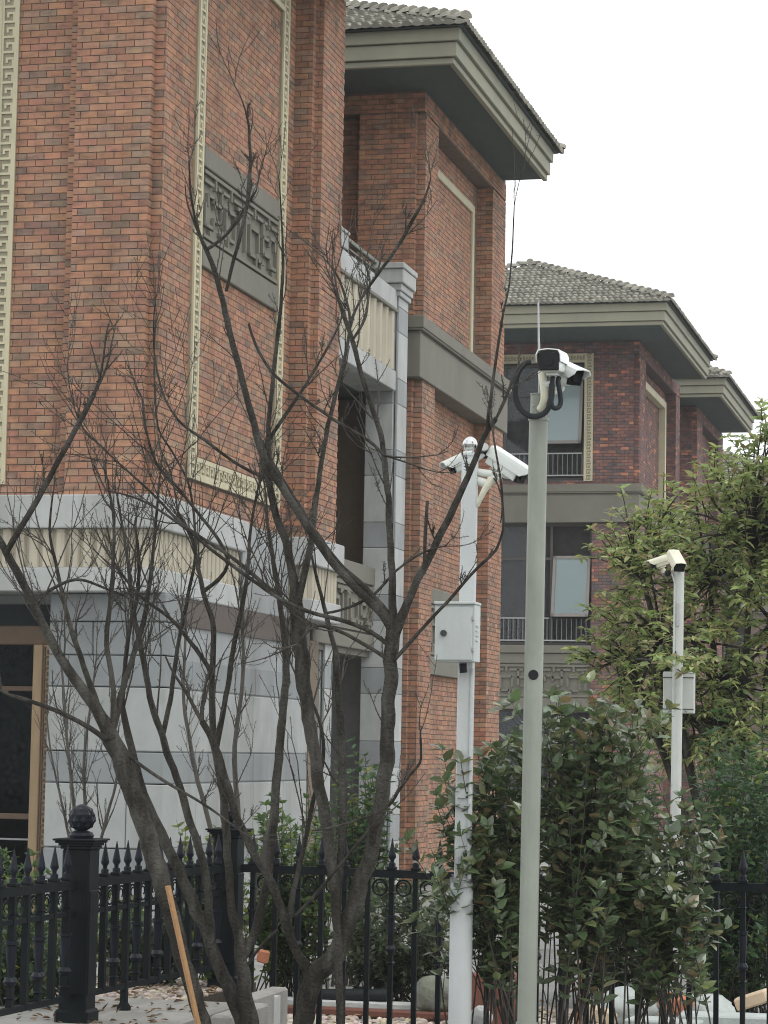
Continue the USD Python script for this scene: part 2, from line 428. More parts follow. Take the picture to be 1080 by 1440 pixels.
def key_frame(parent, F, u0, u1, v0, v1, width, mat='frame_cream', groove='frame_groove_shade', bottom=True, top=True, sides='LR', n=.035):
    """a window surround: raised borders, sunk band, key pattern"""
    e = width * .2
    def member(a0, a1, b0, b1, along):
        base, bars = MB(), MB()
        base.fb(F, a0, a1, b0, b1, -.06, n - .022)
        if along == 'v':
            bars.fb(F, a0, a0 + e, b0, b1, n - .022, n); bars.fb(F, a1 - e, a1, b0, b1, n - .022, n)
            meander(bars, F, a0 + e, a1 - e, b0, b1, n - .022, n - .006, 'v')
        else:
            bars.fb(F, a0, a1, b0, b0 + e, n - .022, n); bars.fb(F, a0, a1, b1 - e, b1, n - .022, n)
            meander(bars, F, a0, a1, b0 + e, b1 - e, n - .022, n - .006, 'h')
        p = put(parent, 'frame_bar', bars.out(), mat)
        put(p, 'sunk_band', base.out(), groove)
    if 'L' in sides:
        member(u0, u0 + width, v0, v1, 'v')
    if 'R' in sides:
        member(u1 - width, u1, v0, v1, 'v')
    if bottom:
        member(u0 + width, u1 - width, v0, v0 + width, 'h')
    if top:
        member(u0 + width, u1 - width, v1 - width, v1, 'h')


def fretwork(mb, F, u0, u1, v0, v1, n0, n1, t=.035, motifs=2):
    """a lattice of raised bars: border lines with ties and stepped hooks, mirrored"""
    w, h = (u1 - u0) / motifs, v1 - v0
    def bar(a0, a1, b0, b1):
        mb.fb(F, a0, a1, b0, b1, n0, n1)
    bar(u0, u1, v1 - t, v1); bar(u0, u1, v0, v0 + t)
    for m in range(motifs):
        def U(x):
            return u0 + m * w + (x if m % 2 == 0 else 1 - x) * w
        def H(x0, x1, y):
            a, b = sorted((U(x0), U(x1))); bar(a, b, v0 + y * h - t / 2, v0 + y * h + t / 2)
        def Vv(x, y0, y1):
            bar(U(x) - t / 2, U(x) + t / 2, v0 + y0 * h, v0 + y1 * h)
        H(0, .22, .84); H(.34, .62, .84); H(.74, 1, .84)
        Vv(.28, .78, 1 - t / h); Vv(.68, .78, 1 - t / h)
        H(.10, .26, .66); Vv(.10, .48, .68); H(.22, .46, .60); Vv(.44, .34, .86); Vv(.26, .50, .68)
        Vv(.04, .18, .52); H(.04, .24, .20); Vv(.24, .16, .34); H(.24, .40, .34)
        H(.56, .78, .62); Vv(.56, .30, .64); Vv(.80, .20, .66); H(.62, .80, .20); Vv(.62, t / h, .24)
        Vv(.92, .18, .76); H(.84, .94, .76); H(.40, .56, .18); Vv(.48, t / h, .20); Vv(.16, t / h, .14)


def roof_hip(parent, x0, x1, y0, y1, z, pitch, want, rng, tile_w=.15, tile_l=.27, end=1, ridge=True):
    """hip roof of half-round tiles over the eave rectangle; only the slopes towards -y and +x carry tiles one by one"""
    xm, ym = (x0 + x1) / 2, (y0 + y1) / 2
    half = min(x1 - x0, y1 - y0) / 2
    zt = z + half * pitch
    if x1 - x0 <= y1 - y0:
        r0, r1 = (xm, y0 + half, zt), (xm, (y1 - half) if end else y1, zt)
    else:
        r0, r1 = (x0 + half, ym, zt), (x1 - half, ym, zt)
    A, B, C, D = (x0, y0, z), (x1, y0, z), (x1, y1, z), (x0, y1, z)
    deck = MB()
    V = np.array([A, B, C, D, r0, r1], float)
    if x1 - x0 <= y1 - y0:
        Fc = [[0, 1, 4], [1, 2, 5], [1, 5, 4], [2, 3, 5], [3, 0, 4], [3, 4, 5], [0, 2, 1], [0, 3, 2]]
    else:
        Fc = [[0, 1, 5], [0, 5, 4], [1, 2, 5], [2, 3, 4], [2, 4, 5], [3, 0, 4], [0, 2, 1], [0, 3, 2]]
    deck.add(V, Fc)
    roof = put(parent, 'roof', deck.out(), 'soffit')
    # tile shape: half round in (across, along, normal)
    k = 6
    an = np.linspace(0, np.pi, k)
    prof = np.stack([np.cos(an) * tile_w * .55, np.sin(an) * tile_w * .42], 1)
    tv = np.array([[p[0] * s, l, p[1] * s + lift] for l, s, lift in ((0, 1.0, .035), (tile_l * 1.12, .86, .006)) for p in prof])
    tf = []
    for i in range(k - 1):
        tf += [[i, i + 1, k + i + 1], [i, k + i + 1, k + i]]
    n0 = len(tv)
    tv = np.vstack([tv, [[0, 0, 0.02]]])
    for i in range(k - 1):
        tf.append([i + 1, i, n0])
    tf = np.array(tf)
    tiles = []
    cp = 1 / math.hypot(1, pitch); sp = pitch * cp
    slopes = [((x0, y0), (1, 0), (0, 1), x1 - x0), ((x1, y0), (0, 1), (-1, 0), y1 - y0)]
    for (ox, oy), a, b, L in slopes:
        rows = int(half / (tile_l * cp)) + 1
        for r in range(rows):
            g = r * tile_l * cp
            lo = g; hi = L - g if end or a == (1, 0) else L
            n = int((hi - lo) / tile_w)
            for c in range(n + 1):
                s = lo + (c + .5 * (r % 2 == 0) * 0) * tile_w + (hi - lo - n * tile_w) / 2
                R = np.array([[a[0], a[1], 0], [b[0] * cp, b[1] * cp, sp], [-b[0] * sp, -b[1] * sp, cp]])
                o = np.array([ox + a[0] * s + b[0] * (g - .06), oy + a[1] * s + b[1] * (g - .06), z + (g - .06) * pitch])
                v = tv * rng.uniform(.96, 1.04) + rng.normal(0, .003, 3)
                tiles.append((v @ R + o, rng.uniform(.62, 1.25)))
    # hip and ridge caps
    caps = []
    hips = [(np.array(B, float), np.array(r0 if x1 - x0 <= y1 - y0 else r1, float)), (np.array(A, float), np.array(r0, float)), (np.array(r0, float), np.array(r1, float))]
    if end:
        hips.append((np.array(C, float), np.array(r1, float)))
    for p, q in hips:
        d = q - p; ln = np.linalg.norm(d)
        if ln < .2:
            continue
        d /= ln; rr, dd, uu = frame_of(d)
        n = max(1, int(ln / .28))
        for i in range(n):
            R = np.array([rr, dd, uu])
            v = tv * [1.25, 1.0, 1.6]
            o = p + dd * (i * ln / n - .05) + uu * .05
            caps.append((v @ R + o, rng.uniform(.8, 1.35)))
    deckq = np.array([t[0].mean(0) for t in tiles + caps])
    q = deckq - EYE; w = q @ FW
    sx, sy = 540 + FPX * (q @ RT) / w, 720 - FPX * (q @ UP) / w
    ok = (sx > 0) & (sx < 1080) & (sy > -5) & (sy < 1440)
    key = np.where(ok, (FPX / w) * (1 + 2 * (np.arange(len(deckq)) >= len(tiles))), -1)
    order = [i for i in np.argsort(-key)[:want] if ok[i]]
    sel = set(order)
    for i in order:
        v, c = (tiles + caps)[i]
        put(roof, 'roof_tile' if i < len(tiles) else 'ridge_tile', (v, tf), 'roof_tile', smooth=50 if False else False, tint=np.full((len(v), 3), c))
    mb = MB()
    for i, (v, c) in enumerate(tiles + caps):
        if i not in sel:
            mb.add(v, tf, (c, c, c))
    put(roof, 'tiling', mb.out(), 'roof_tile', tint=mb.tints(), kind='stuff')
    return roof


def eaves(parent, x0, x1, y0, y1, z, name='eaves', back=True):
    """boxed eaves: flat soffit slab and three stepped fascia boards; (x0..x1, y0..y1) is the lowest lip"""
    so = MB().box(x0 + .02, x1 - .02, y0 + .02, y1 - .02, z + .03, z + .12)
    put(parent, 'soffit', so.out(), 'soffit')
    for d, a, b in ((0, 0, .085), (.05, .093, .30), (.10, .308, .49)):
        m = MB()
        e = .08 + d
        m.cbox(x0 - d, x1 + d, y0 - d, y0 + e - d, z + a, z + b, .008)
        m.cbox(x1 + d - e, x1 + d, y0 + e - d, y1 + d * 0, z + a, z + b, .008)
        m.cbox(x0 - d, x0 - d + e, y0 + e - d, y1, z + a, z + b, .008)
        put(parent, 'fascia_board', m.out(), 'fascia')
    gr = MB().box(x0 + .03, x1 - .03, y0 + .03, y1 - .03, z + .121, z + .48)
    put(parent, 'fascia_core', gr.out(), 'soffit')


def ledge(parent, x0, x1, y0, y1, zb, zt, label=None):
    """string course: plain fascia, groove, projecting cap band"""
    for d, a, b, nm in ((0, zb, zt - .25, 'string_course'), (-.015, zt - .25, zt - .21, 'groove_band'), (.045, zt - .21, zt - .18, 'groove_band'), (.06, zt - .18, zt, 'cap_band')):
        m = MB().cbox(x0, x1 + d, y0 - d, y1 + d, a + .001, b - .001, .01)
        put(parent, nm, m.out(), 'panel_grey')
# ================================================================== ground
random.seed(5); RNG = np.random.default_rng(11)
g = MB()
g.add([[-400, -60, -.42], [400, -60, -.42], [400, 700, -.42], [-400, 700, -.42]], [[0, 1, 2], [0, 2, 3]])
top_mesh('ground', g.out(), 'paving', kind='structure')
pv = MB().box(-30, 30, -20, 13.3, -.5, 0.0)
top_mesh('pavement', pv.out(), 'paving', kind='structure')

# ================================================================== near building
ZS = 11.25                                    # soffit of the rear wing
BX = -8.67                                    # side wall plane
near = thing('brick_building', 'large orange-red brick building with white stone base and balcony filling the left', 'building', (-10, 25, 0))


class NearBricks(Bricks):
    def seen(s, c, sx, sy):
        return (c[:, 1] < 25.3) | ((c[:, 1] > 35.2) & (sy < 350) & (sx > 500) & (c[:, 1] < 35.8))


nb = NearBricks(np.random.default_rng(3), NEAR_PAL, NEAR_DARK, 3)
wall = MB()
zb, zt = 4.2, 11.3
# front: pier, step strip, recessed bay
wall.box(-9.62, -8.785, 24.88, 25.0, zb, zt); nb.face(('F', 24.88), -9.62, -8.785 + PROUD, zb, zt); nb.face(('S', -8.785), 24.88, 25.0, zb, zt)
wall.box(-9.73, BX, 25.0, 25.1, zb, zt); nb.face(('F', 25.0), -9.73, -9.62, zb, zt); nb.face(('F', 25.0), -8.785 + PROUD, BX + PROUD, zb, zt)
wall.box(-14, BX, 25.1, 29.95, zb, zt); nb.face(('F', 25.1), -10.62, -9.73, zb, zt); nb.face(('F', 25.1), -14, -10.62, zb, zt)
# side wall round the framed bay
nb.face(('S', BX), 25.0, 25.99, zb, zt); nb.face(('S', BX), 29.52, 29.95, zb, zt); nb.face(('S', BX), 25.99, 29.52, zb, 4.52)
nb.face(('S', BX - .001), 26.24, 29.27, 4.77, 6.9); nb.face(('S', BX - .001), 26.24, 29.27, 8.25, zt)
# end pier, stepped out
wall.box(-14, -8.44, 29.95, 30.08, zb, zt); nb.face(('F', 29.95), BX, -8.44 + PROUD, zb, zt); nb.face(('S', -8.44), 29.95, 30.08, zb, zt)
wall.box(-14, -8.34, 30.08, 31.12, zb, zt); nb.face(('F', 30.08), -8.44 + PROUD, -8.34 + PROUD, zb, zt); nb.face(('S', -8.34), 30.08, 31.12, zb, zt)
# porch back walls behind the balcony
wall.box(-14, -9.9, 31.12, 35.5, 3.2, 11.0)
nb.face(('S', -9.9), 31.12, 35.5, 6.6, 11.0)
# ---------------- rear wing


def block(b, wall, bld, XS, Y0, Y1, XL, niche, far=False, front_left=None, end_pier=None, ground=-.3, win=None, soffit=ZS, head=10.95, ledge_z=(7.0, 7.89)):
    """a three-storey wing: corner pier with groove, side niches with framed infill, string course; bricks into b"""
    lo, hi = ledge_z
    ya, yb = niche
    d = .27
    st = .13
    # front face
    fx0 = XL
    pl = XS - st                               # pier ends, strip set back
    if win:
        wx0, wx1, wins = win
    # pier front plane Y0, strip plane Y0+.1 below the frieze
    fr = soffit - .28
    for z0, z1 in ((ground, lo), (hi, fr)):
        wall.box(pl - .001, XS, Y0 + .1, Y0 + .35, z0, z1)
        b.face(('F', Y0 + .1), pl, XS + PROUD, z0, z1); b.face(('S', pl - .001), Y0, Y0 + .1, z0, z1)
        b.face(('S', XS), Y0 + .1, ya, z0, z1)
        if z0 == hi:
            wall.box(XS - .3, XS, Y0 + .35, ya, z0, z1)
        else:
            wall.box(XS - .3, XS, Y0 + .35, ya, z0, z1)
        b.face(('S', XS), yb, Y1, z0, z1)
        wall.box(XS - .3, XS, yb, Y1, z0, z1); b.face(('F', yb), XS - d, XS, z0, z1)
    # frieze under the soffit
    wall.box(XL, XS, Y0, Y0 + .35, fr, soffit + .06); b.face(('F', Y0), XL, XS + PROUD, fr, soffit)
    wall.box(XS - .3, XS, Y0 + .35, Y1, head if head < fr else fr, soffit + .06)
    b.face(('S', XS), Y0, Y1, fr, soffit); b.face(('S', XS), ya, yb, head, fr)
    # core behind niches
    wall.box(XL, XS - .3, Y0 + .36, Y1, ground, soffit + .05)
    wall.box(XS - .3, XS - d, ya, yb, ground, head)
    b.face(('S', XS - d), ya, yb, ground, lo); b.face(('S', XS - d), ya, yb, hi, head)


rear_n = (36.47, 40.6)
for z0, z1 in ((-.3, 7.0), (7.89, ZS - .28)):
    # front pier of the rear wing with a shadowed recess on its left
    wall.box(-9.27, -8.42, 35.53, 35.89, z0, z1); nb.face(('F', 35.53), -9.27, -8.42 + PROUD, z0, z1); nb.face(('S', -8.42), 35.53, 35.63, z0, z1)
wall.box(-13.6, -9.27, 35.81, 35.89, -.3, ZS); nb.face(('F', 35.81), -10.8, -9.27, 6.6, ZS - .28)
block(nb, wall, near, -8.29, 35.53, 41.7, -13.6, rear_n)
pw = put(near, 'wall', wall.out(), 'mortar')
nb.emit(near, pw)

key_frame(near, ('F', 25.1), -12.6, -10.37, 4.36, 10.9, .25)
key_frame(near, ('S', BX), 25.99, 29.52, 4.52, 10.9, .25, n=.055)


def fret_panel(parent, F, u0, u1, v0, v1, ft0, ft1, n=.05, motifs=2, t=.04, mat='panel_grey'):
    """plain bands above and below a field of lattice"""
    m = MB(); m.fb(F, u0, u1, v0, ft0, -.02, n, .01); m.fb(F, u0, u1, ft1, v1, -.02, n, .01)
    p = put(parent, 'spandrel_panel', m.out(), mat)
    m = MB().fb(F, u0 + .01, u1 - .01, ft0 + .001, ft1 - .001, -.02, n - .045); put(p, 'lattice_ground', m.out(), mat)
    m = MB(); fretwork(m, F, u0 + .03, u1 - .03, ft0 + .03, ft1 - .03, n - .045, n - .002, t, motifs)
    put(p, 'lattice', m.out(), mat)


fret_panel(near, ('S', BX), 26.26, 29.25, 6.9, 8.25, 7.2, 8.02, .06)
ledge(near, -9.4, -8.245, 35.32, 41.9, 7.0, 7.89)
# framed infill of the rear niche
nf = ('S', -8.56)
for a in ((36.52, 36.65, 7.89, 10.57), (40.13, 40.25, 7.89, 10.57), (36.65, 40.13, 10.44, 10.57)):
    m = MB().fb(nf, *a, 0, .05, .012); put(near, 'infill_frame', m.out(), 'frame_cream')
m = MB().fb(nf, 40.25, 40.6, 7.89, 10.9, -.05, .01); put(near, 'niche_jamb', m.out(), 'mortar')
fret_panel(near, ('S', -8.29 - .27), 36.52, 40.55, 2.77, 4.07, 3.04, 3.84, .10, 3)
# eaves and roofs
eaves(near, -15, -7.54, 34.07, 41.54, ZS)
roof_hip(near, -14.5, -7.38, 33.9, 41.7, ZS + .5, .42, 150, np.random.default_rng(8), end=1)
eaves(near, -16, -7.76, 23.9, 31.15, 11.3)
roof_hip(near, -16.2, -7.6, 23.75, 31.3, 11.82, .42, 0, np.random.default_rng(9), end=1)

# ---------------- stone base of the near building
def stone_courses(parent, F, u0, u1, zs, n0=-.3, n1=0.0, blocks=1.05, rng=None, seed=1, flip=False):
    """ashlar slabs laid in tall and low courses, each slab a part"""
    rng = np.random.default_rng(seed)
    for i in range(len(zs) - 1):
        z0, z1 = zs[i], zs[i + 1]
        low = (z1 - z0) < .45
        a = u0
        off = rng.uniform(.3, 1) * blocks
        while a < u1 - .01:
            bb = min(u1, a + off)
            if u1 - bb < .2:
                bb = u1
            off = blocks * rng.uniform(.9, 1.15)
            m = MB().fb(F, a + .004, bb - .004, z0 + .006, z1 - .006, n0, n1 + rng.uniform(-.003, .003), .010)
            put(parent, 'stone_slab', m.out(), 'base_stone_dark' if low else 'base_stone')
            a = bb


ZC = [-.3, .22, .55, 1.22, 1.55, 2.22, 2.55, 2.90, 3.2]
base = put(near, 'stone_base', MB().box(-9.79, -8.6, 25.1, 30.9, -.3, 3.2).box(-14, -9.79, 25.45, 30.9, -.3, 3.2).out(), 'grey_stone')
stone_courses(base, ('F', 25.0), -9.79, -8.5, ZC, -.1, 0, 1.3, seed=2)
stone_courses(base, ('S', -8.5), 25.0, 25.55, ZC, -.1, 0, 1.3, seed=3)
stone_courses(base, ('S', -8.58), 25.55, 30.85, ZC[:-2], -.05, 0, 1.1, seed=4)
m = MB().box(-8.66, -8.575, 25.56, 30.85, 2.9, 3.2); put(near, 'head_beam', m.out(), 'porch_wood')
# white cornice of the base: coping, fluted cream frieze, lower band
def cornice(parent, x1, y0, y1, x0=-14):
    m = MB().cbox(x0, x1, y0, y1, 3.86, 4.21, .012); put(parent, 'cornice_band', m.out(), 'white_stone')
    m = MB().cbox(x0, x1 - .035, y0 + .035, y1, 3.2, 3.45, .012); put(parent, 'cornice_band', m.out(), 'white_stone')
    m = MB().box(x0, x1 - .12, y0 + .12, y1, 3.45, 3.86); fr = put(parent, 'frieze', m.out(), 'cream_fluted')
    # round flutes standing side by side
    fm = MB()
    px = x0
    rr = .075
    n = int((x1 - .12 - x0) / (rr * 2))
    for i in range(n):
        cx = x1 - .12 - rr - i * 2 * rr
        if cx < -10.9:
            break
        fm.tube([(cx, y0 + .12, 3.455), (cx, y0 + .12, 3.855)], rr * .82, 8, False)
    n = int((y1 - y0 - .12) / (rr * 2))
    for i in range(n):
        cy = y0 + .12 + rr + i * 2 * rr
        fm.tube([(x1 - .12, cy, 3.455), (x1 - .12, cy, 3.855)], rr * .82, 8, False)
    put(fr, 'fluting', fm.out(), 'cream_fluted')


cornice(near, -8.52, 24.72, 27.95)
m = MB().cbox(-9.5, -8.6, 27.97, 29.9, 3.2, 4.2, .01); put(near, 'stone_return', m.out(), 'grey_stone')
cornice(near, -8.26, 29.9, 31.3, -9.4)
# ground-floor window at the left edge
wf = ('F', 25.2)
for a in ((-10.02, -9.915, -.3, 2.66),):
    m = MB().fb(wf, *a, -.1, .05, .008); wfp = put(near, 'window_frame', m.out(), 'wood_frame')
m = MB().fb(wf, -9.915, -9.79, -.3, 2.66, -.1, .03, .004); put(wfp, 'key_band', m.out(), 'wood_frame')
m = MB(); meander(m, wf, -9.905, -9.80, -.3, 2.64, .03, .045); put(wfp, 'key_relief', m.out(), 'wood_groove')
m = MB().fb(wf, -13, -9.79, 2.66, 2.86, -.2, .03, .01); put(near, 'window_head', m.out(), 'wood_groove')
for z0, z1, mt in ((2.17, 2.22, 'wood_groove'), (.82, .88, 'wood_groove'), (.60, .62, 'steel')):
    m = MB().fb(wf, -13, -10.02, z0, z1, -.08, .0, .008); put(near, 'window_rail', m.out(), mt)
for z0, z1 in ((2.22, 2.66), (.88, 2.17), (-.3, .82)):
    m = MB().fb(wf, -13, -10.02, z0, z1, -.05, -.045); put(near, 'window_pane', m.out(), 'dark_glass')
m = MB().box(-13.5, -9.8, 25.4, 25.44, -.3, 3.1); put(near, 'room', m.out(), 'interior')

# ---------------- porch and balcony
def column(parent, x0, x1, y0, y1, z1, zcap, seed):
    zs = np.arange(-.3, z1, .01)
    Z, z, k = [-.3], -.3, 0
    while z < z1 - .05:
        z = min(z1, z + (.66 if k % 2 == 0 else .36)); Z.append(z); k += 1
    m = MB().box(x0 + .02, x1 - .02, y0 + .02, y1 - .02, -.3, z1)
    col = put(parent, 'column', m.out(), 'grey_stone')
    for i in range(len(Z) - 1):
        mt = 'white_stone' if i % 2 == 0 else 'grey_stone'
        m = MB()
        m.cbox(x0, x1 - .06, y0, y1, Z[i] + .003, Z[i + 1] - .003, .008)
        m.cbox(x1 - .05, x1 - .03, y0 + .02, y1, Z[i] + .003, Z[i + 1] - .003, .004)
        m.cbox(x1 - .025, x1, y0 + .03, y1, Z[i] + .003, Z[i + 1] - .003, .006)
        put(col, 'stone_slab', m.out(), mt)
    m = MB()
    c = .05
    for d, a, b in ((.06, z1, z1 + .07), (.10, z1 + .074, z1 + .17), (.16, z1 + .174, z1 + .37), (.19, z1 + .374, zcap)):
        m.cbox(x0 - d, x1 + d * .6, y0 - d, y1 + d * .4, a, b, .01)
    put(col, 'cap', m.out(), 'white_stone')


column(near, -8.80, -8.34, 34.34, 34.92, 8.0, 8.455, 1)
column(near, -9.1, -8.66, 31.9, 32.3, 8.1, 8.52, 2)
bx = -8.36
F = ('S', bx)
m = MB().fb(F, 31.13, 34.32, 6.65, 6.93, -.55, .0, .01); put(near, 'balcony_band', m.out(), 'white_stone')
m = MB().fb(F, 31.14, 34.32, 7.81, 8.08, -.34, .0, .01); put(near, 'balcony_coping', m.out(), 'white_stone')
m = MB().fb(F, 31.14, 34.32, 7.755, 7.80, -.30, .03, .008); put(near, 'coping_shadow_line', m.out(), 'panel_grey')  # dark strip drawn in for the shadow under the coping
m = MB().fb(F, 31.14, 34.32, 6.931, 7.754, -.30, -.07); pp = put(near, 'balcony_parapet', m.out(), 'cream_fluted')
fm = MB()
for i in range(9):
    cy = 34.32 - .17 - i * .345
    fm.tube([(bx - .11, cy, 6.932), (bx - .11, cy, 7.752)], .115, 12, False)
put(pp, 'fluting', fm.out(), 'cream_fluted')
m = MB().box(-9.89, bx - .56, 31.14, 35.4, 6.66, 6.9); put(near, 'balcony_floor', m.out(), 'soffit')
# iron railing on the inner edge
m = MB(); m.cbox(-8.68, -8.62, 31.2, 34.32, 8.44, 8.50, .008); m.cbox(-8.67, -8.63, 31.2, 34.32, 8.34, 8.37, .006)
rl = put(near, 'balcony_railing', m.out(), 'balcony_rail')
for i in range(8):
    y = 31.5 + i * .38
    m = MB().box(-8.66, -8.64, y, y + .03, 8.08, 8.34); put(rl, 'baluster', m.out(), 'balcony_rail')
# porch interior
m = MB().box(-9.88, -9.8, 31.14, 35.4, -.3, 6.64); put(near, 'porch_back_wall', m.out(), 'porch_wall')
m = MB().box(-9.8, -8.85, 35.0, 35.4, 4.16, 6.64); put(near, 'porch_end_wall', m.out(), 'porch_wall')
m = MB().box(-9.8, -8.85, 35.0, 35.4, -.3, 3.0); put(near, 'porch_end_wall', m.out(), 'grey_stone')
fret_panel(near, ('S', -8.66), 31.14, 34.33, 2.98, 4.15, 3.2, 3.9, .05, 2, .05)
m = MB().fb(('S', -8.78), 31.14, 34.33, 2.9, 4.0, -.1, .1); put(near, 'panel_core', m.out(), 'panel_grey')
m = MB().box(-8.7, -8.58, 30.9, 31.3, -.3, 2.98); put(near, 'door_post', m.out(), 'porch_wall')
m = MB().box(-9.1, -8.75, 32.4, 32.48, -.3, 2.9); put(near, 'door_leaf', m.out(), 'porch_wood')

# ================================================================== far building
def far_building(name, label, dy, want, tiles, rng_seed, full=True, lift=0):
    y0 = 58.31 + dy
    th = thing(name, label, 'building', (-10, y0, 0), 'matching brick buildings further along the row' if not full else None)
    fb_ = Bricks(np.random.default_rng(rng_seed), FAR_PAL, FAR_DARK, rng_seed)
    fb_.seen = lambda c, sx, sy: (c[:, 1] < y0 + .2) & (sx > 835) & (sx < 905) & (sy > 470) & (sy < 960)
    wl = MB()
    XS = -8.36
    # front wing: wall strips round the windows
    wx0, wx1 = -13.0, -9.43
    for z0, z1 in ((-.3, 7.0), (7.89, ZS - .28)):
        wl.box(wx1, XS - .13, y0, y0 + .36, z0, z1); fb_.face(('F', y0), wx1, XS - .13 + PROUD, z0, z1)
        wl.box(-14.0, wx0, y0, y0 + .36, z0, z1); fb_.face(('F', y0), -14.0, wx0, z0, z1)
    wl.box(wx0, wx1, y0, y0 + .36, 7.891, 8.0); fb_.face(('F', y0), wx0, wx1, 7.89, 8.0)
    block(fb_, wl, th, XS, y0, y0 + 7.5, -14.0, (y0 + 1.1, y0 + 6.7), far=True)
    # second wing, set back
    y2 = y0 + 11.2
    if full:
        wl.box(-14, XS - .13, y2, y2 + .36, -.3, ZS - .28); fb_.face(('F', y2), -10, XS - .13 + PROUD, -.3, ZS - .28)
        block(fb_, wl, th, XS, y2, y2 + 6.6, -14, (y2 + 1.35, y2 + 5.4))
        wl.box(-14, -9.0, y0 + 7.6, y2, -.3, ZS); fb_.face(('S', -9.0), y0 + 7.5, y2, 5, ZS)
    pwl = put(th, 'wall', wl.out(), 'mortar_far' if want else 'brick_far')
    if want:
        fb_.emit(th, pwl, want)
    ledge(th, -14.1, XS + .04, y0 - .1, y0 + 7.6, 7.0, 7.89)
    eaves(th, -15.0, -7.51, y0 - 2.24, y0 + 6.22, ZS)
    roof_hip(th, -15.16, -7.35, y0 - 2.4, y0 + 6.38, ZS + .5, .42, tiles, np.random.default_rng(rng_seed + 1), tile_w=.14, tile_l=.27)
    if full:
        eaves(th, -15.0, -7.46, y2 - 1.83, y2 + 6.1, ZS)
        roof_hip(th, -15.16, -7.3, y2 - 1.98, y2 + 6.27, ZS + .5, .42, 0, np.random.default_rng(rng_seed + 2), tile_w=.14, tile_l=.27)
    # niche frames on the side
    nf = ('S', XS - .27)
    for a in ((y0 + 1.15, y0 + 1.3, 7.89, 10.58), (y0 + 5.4, y0 + 5.58, 7.89, 10.58), (y0 + 1.3, y0 + 5.4, 10.4, 10.58)):
        m = MB().fb(nf, *a, .0, .18, .01); put(th, 'infill_frame', m.out(), 'frame_cream')
        # windows of the front
    F = ('F', y0)
    fw = MB()
    key_frame(th, F, wx0, wx1, 7.97, 10.99, .21, sides='LR', bottom=False, n=.04)
    for si, (z0, z1, px0, px1) in enumerate(((8.0, 10.78, wx0 + .21, wx1 - .21), (4.13, 7.0, wx0, wx1), (.2, 2.64, wx0, wx1))):
        G = ('F', y0 + .22)
        m = MB()
        m.fb(G, px0, px1, z0, z0 + .07, -.05, .03); m.fb(G, px0, px1, z1 - .07, z1, -.05, .03)
        m.fb(G, px0, px0 + .07, z0, z1, -.05, .03); m.fb(G, px1 - .07, px1, z0, z1, -.05, .03)
        ms = [px1 - .98 - .04, px0 + 1.2]
        for x in ms:
            m.fb(G, x, x + .06, z0 + .07, z1 - .07, -.05, .02)
        tz = z0 + (z1 - z0) * (.70 if si else .72)
        m.fb(G, px0 + .07, px1 - .07, tz, tz + .06, -.05, .025)
        wn = put(th, 'window', m.out(), 'dark_frame')
        xs = [px0 + .07, ms[1], ms[1] + .06, ms[0], ms[0] + .06, px1 - .07]
        for k in range(3):
            for (a, b_) in ((z0 + .07, tz), (tz + .06, z1 - .07)):
                m = MB().fb(G, xs[2 * k], xs[2 * k + 1], a, b_, -.02, -.012); put(wn, 'window_pane', m.out(), 'glass')
        m = MB().box(px0, px1, y0 + .9, y0 + .95, z0, z1); put(wn, 'room', m.out(), 'interior')
        if not full:
            continue
        if si < 2 and full:
            # tilted open sash; pale sheet behind its glass paints in the sky reflection
            sx0, sx1 = px1 - .93, px1 - .05
            sz0, sz1 = (8.81, 10.36) if si == 0 else (4.76, 6.22)
            sv = []
            def sash(u0, u1, v0, v1, n0, n1):
                mm = MB().box(u0, u1, -n1, -n0, v0 - sz1, v1 - sz1); v, f = mm.out()
                an = math.radians(11); R = np.array([[1, 0, 0], [0, _c(an), _s(an)], [0, -_s(an), _c(an)]])
                v = v @ R.T
                # the foot of the sash swings outwards
                return v + [0, y0 + .16, sz1], f
            m = MB()
            for a in ((sx0, sx1, sz1 - .07, sz1), (sx0, sx1, sz0, sz0 + .07), (sx0, sx0 + .07, sz0, sz1), (sx1 - .07, sx1, sz0, sz1)):
                m.add(*sash(*a, 0, .05))
            so = put(wn, 'open_sash', m.out(), 'sash_frame')
            m = MB().add(*sash(sx0 + .07, sx1 - .07, sz0 + .07, sz1 - .07, .012, .02)); put(wn, 'sash_sky_reflection', m.out(), 'sash_sky_tone')
            m = MB().add(*sash(sx0 + .07, sx1 - .07, sz0 + .07, sz1 - .07, .026, .032)); put(wn, 'sash_pane', m.out(), 'glass')
            # guard rail inside
            m = MB(); m.box(px0, px1 - 1.0 + (.95 if si == 0 else 0), y0 + .02, y0 + .05, z0 + .62, z0 + .65); m.box(px0, px1, y0 + .02, y0 + .05, z0 + .1, z0 + .13)
            gr = put(wn, 'guard_rail', m.out(), 'rail_grey')
            k = 0
            while px0 + .1 + k * .115 < px1:
                m = MB().box(px0 + .1 + k * .115, px0 + .118 + k * .115, y0 + .027, y0 + .042, z0 + .13, z0 + .62); put(wn, 'guard_bar', m.out(), 'guard_bar'); k += 1
    m = MB().fb(F, wx0, wx1, 3.95, 4.13, -.3, .03, .01); put(th, 'sill', m.out(), 'panel_grey')
    fret_panel(th, ('F', y0 + .06), wx0, wx1, 2.64, 3.94, 2.9, 3.71, .05, 3, .05)
    return th


far_building('brick_building', 'purple-brown brick building with tiled hip roof and open windows behind the grey pole', 0, 300, 300, 21)
far_building('brick_building', 'most distant tiled roof peeping out above the leafy tree at right', 37.3, 0, 0, 61, full=False)
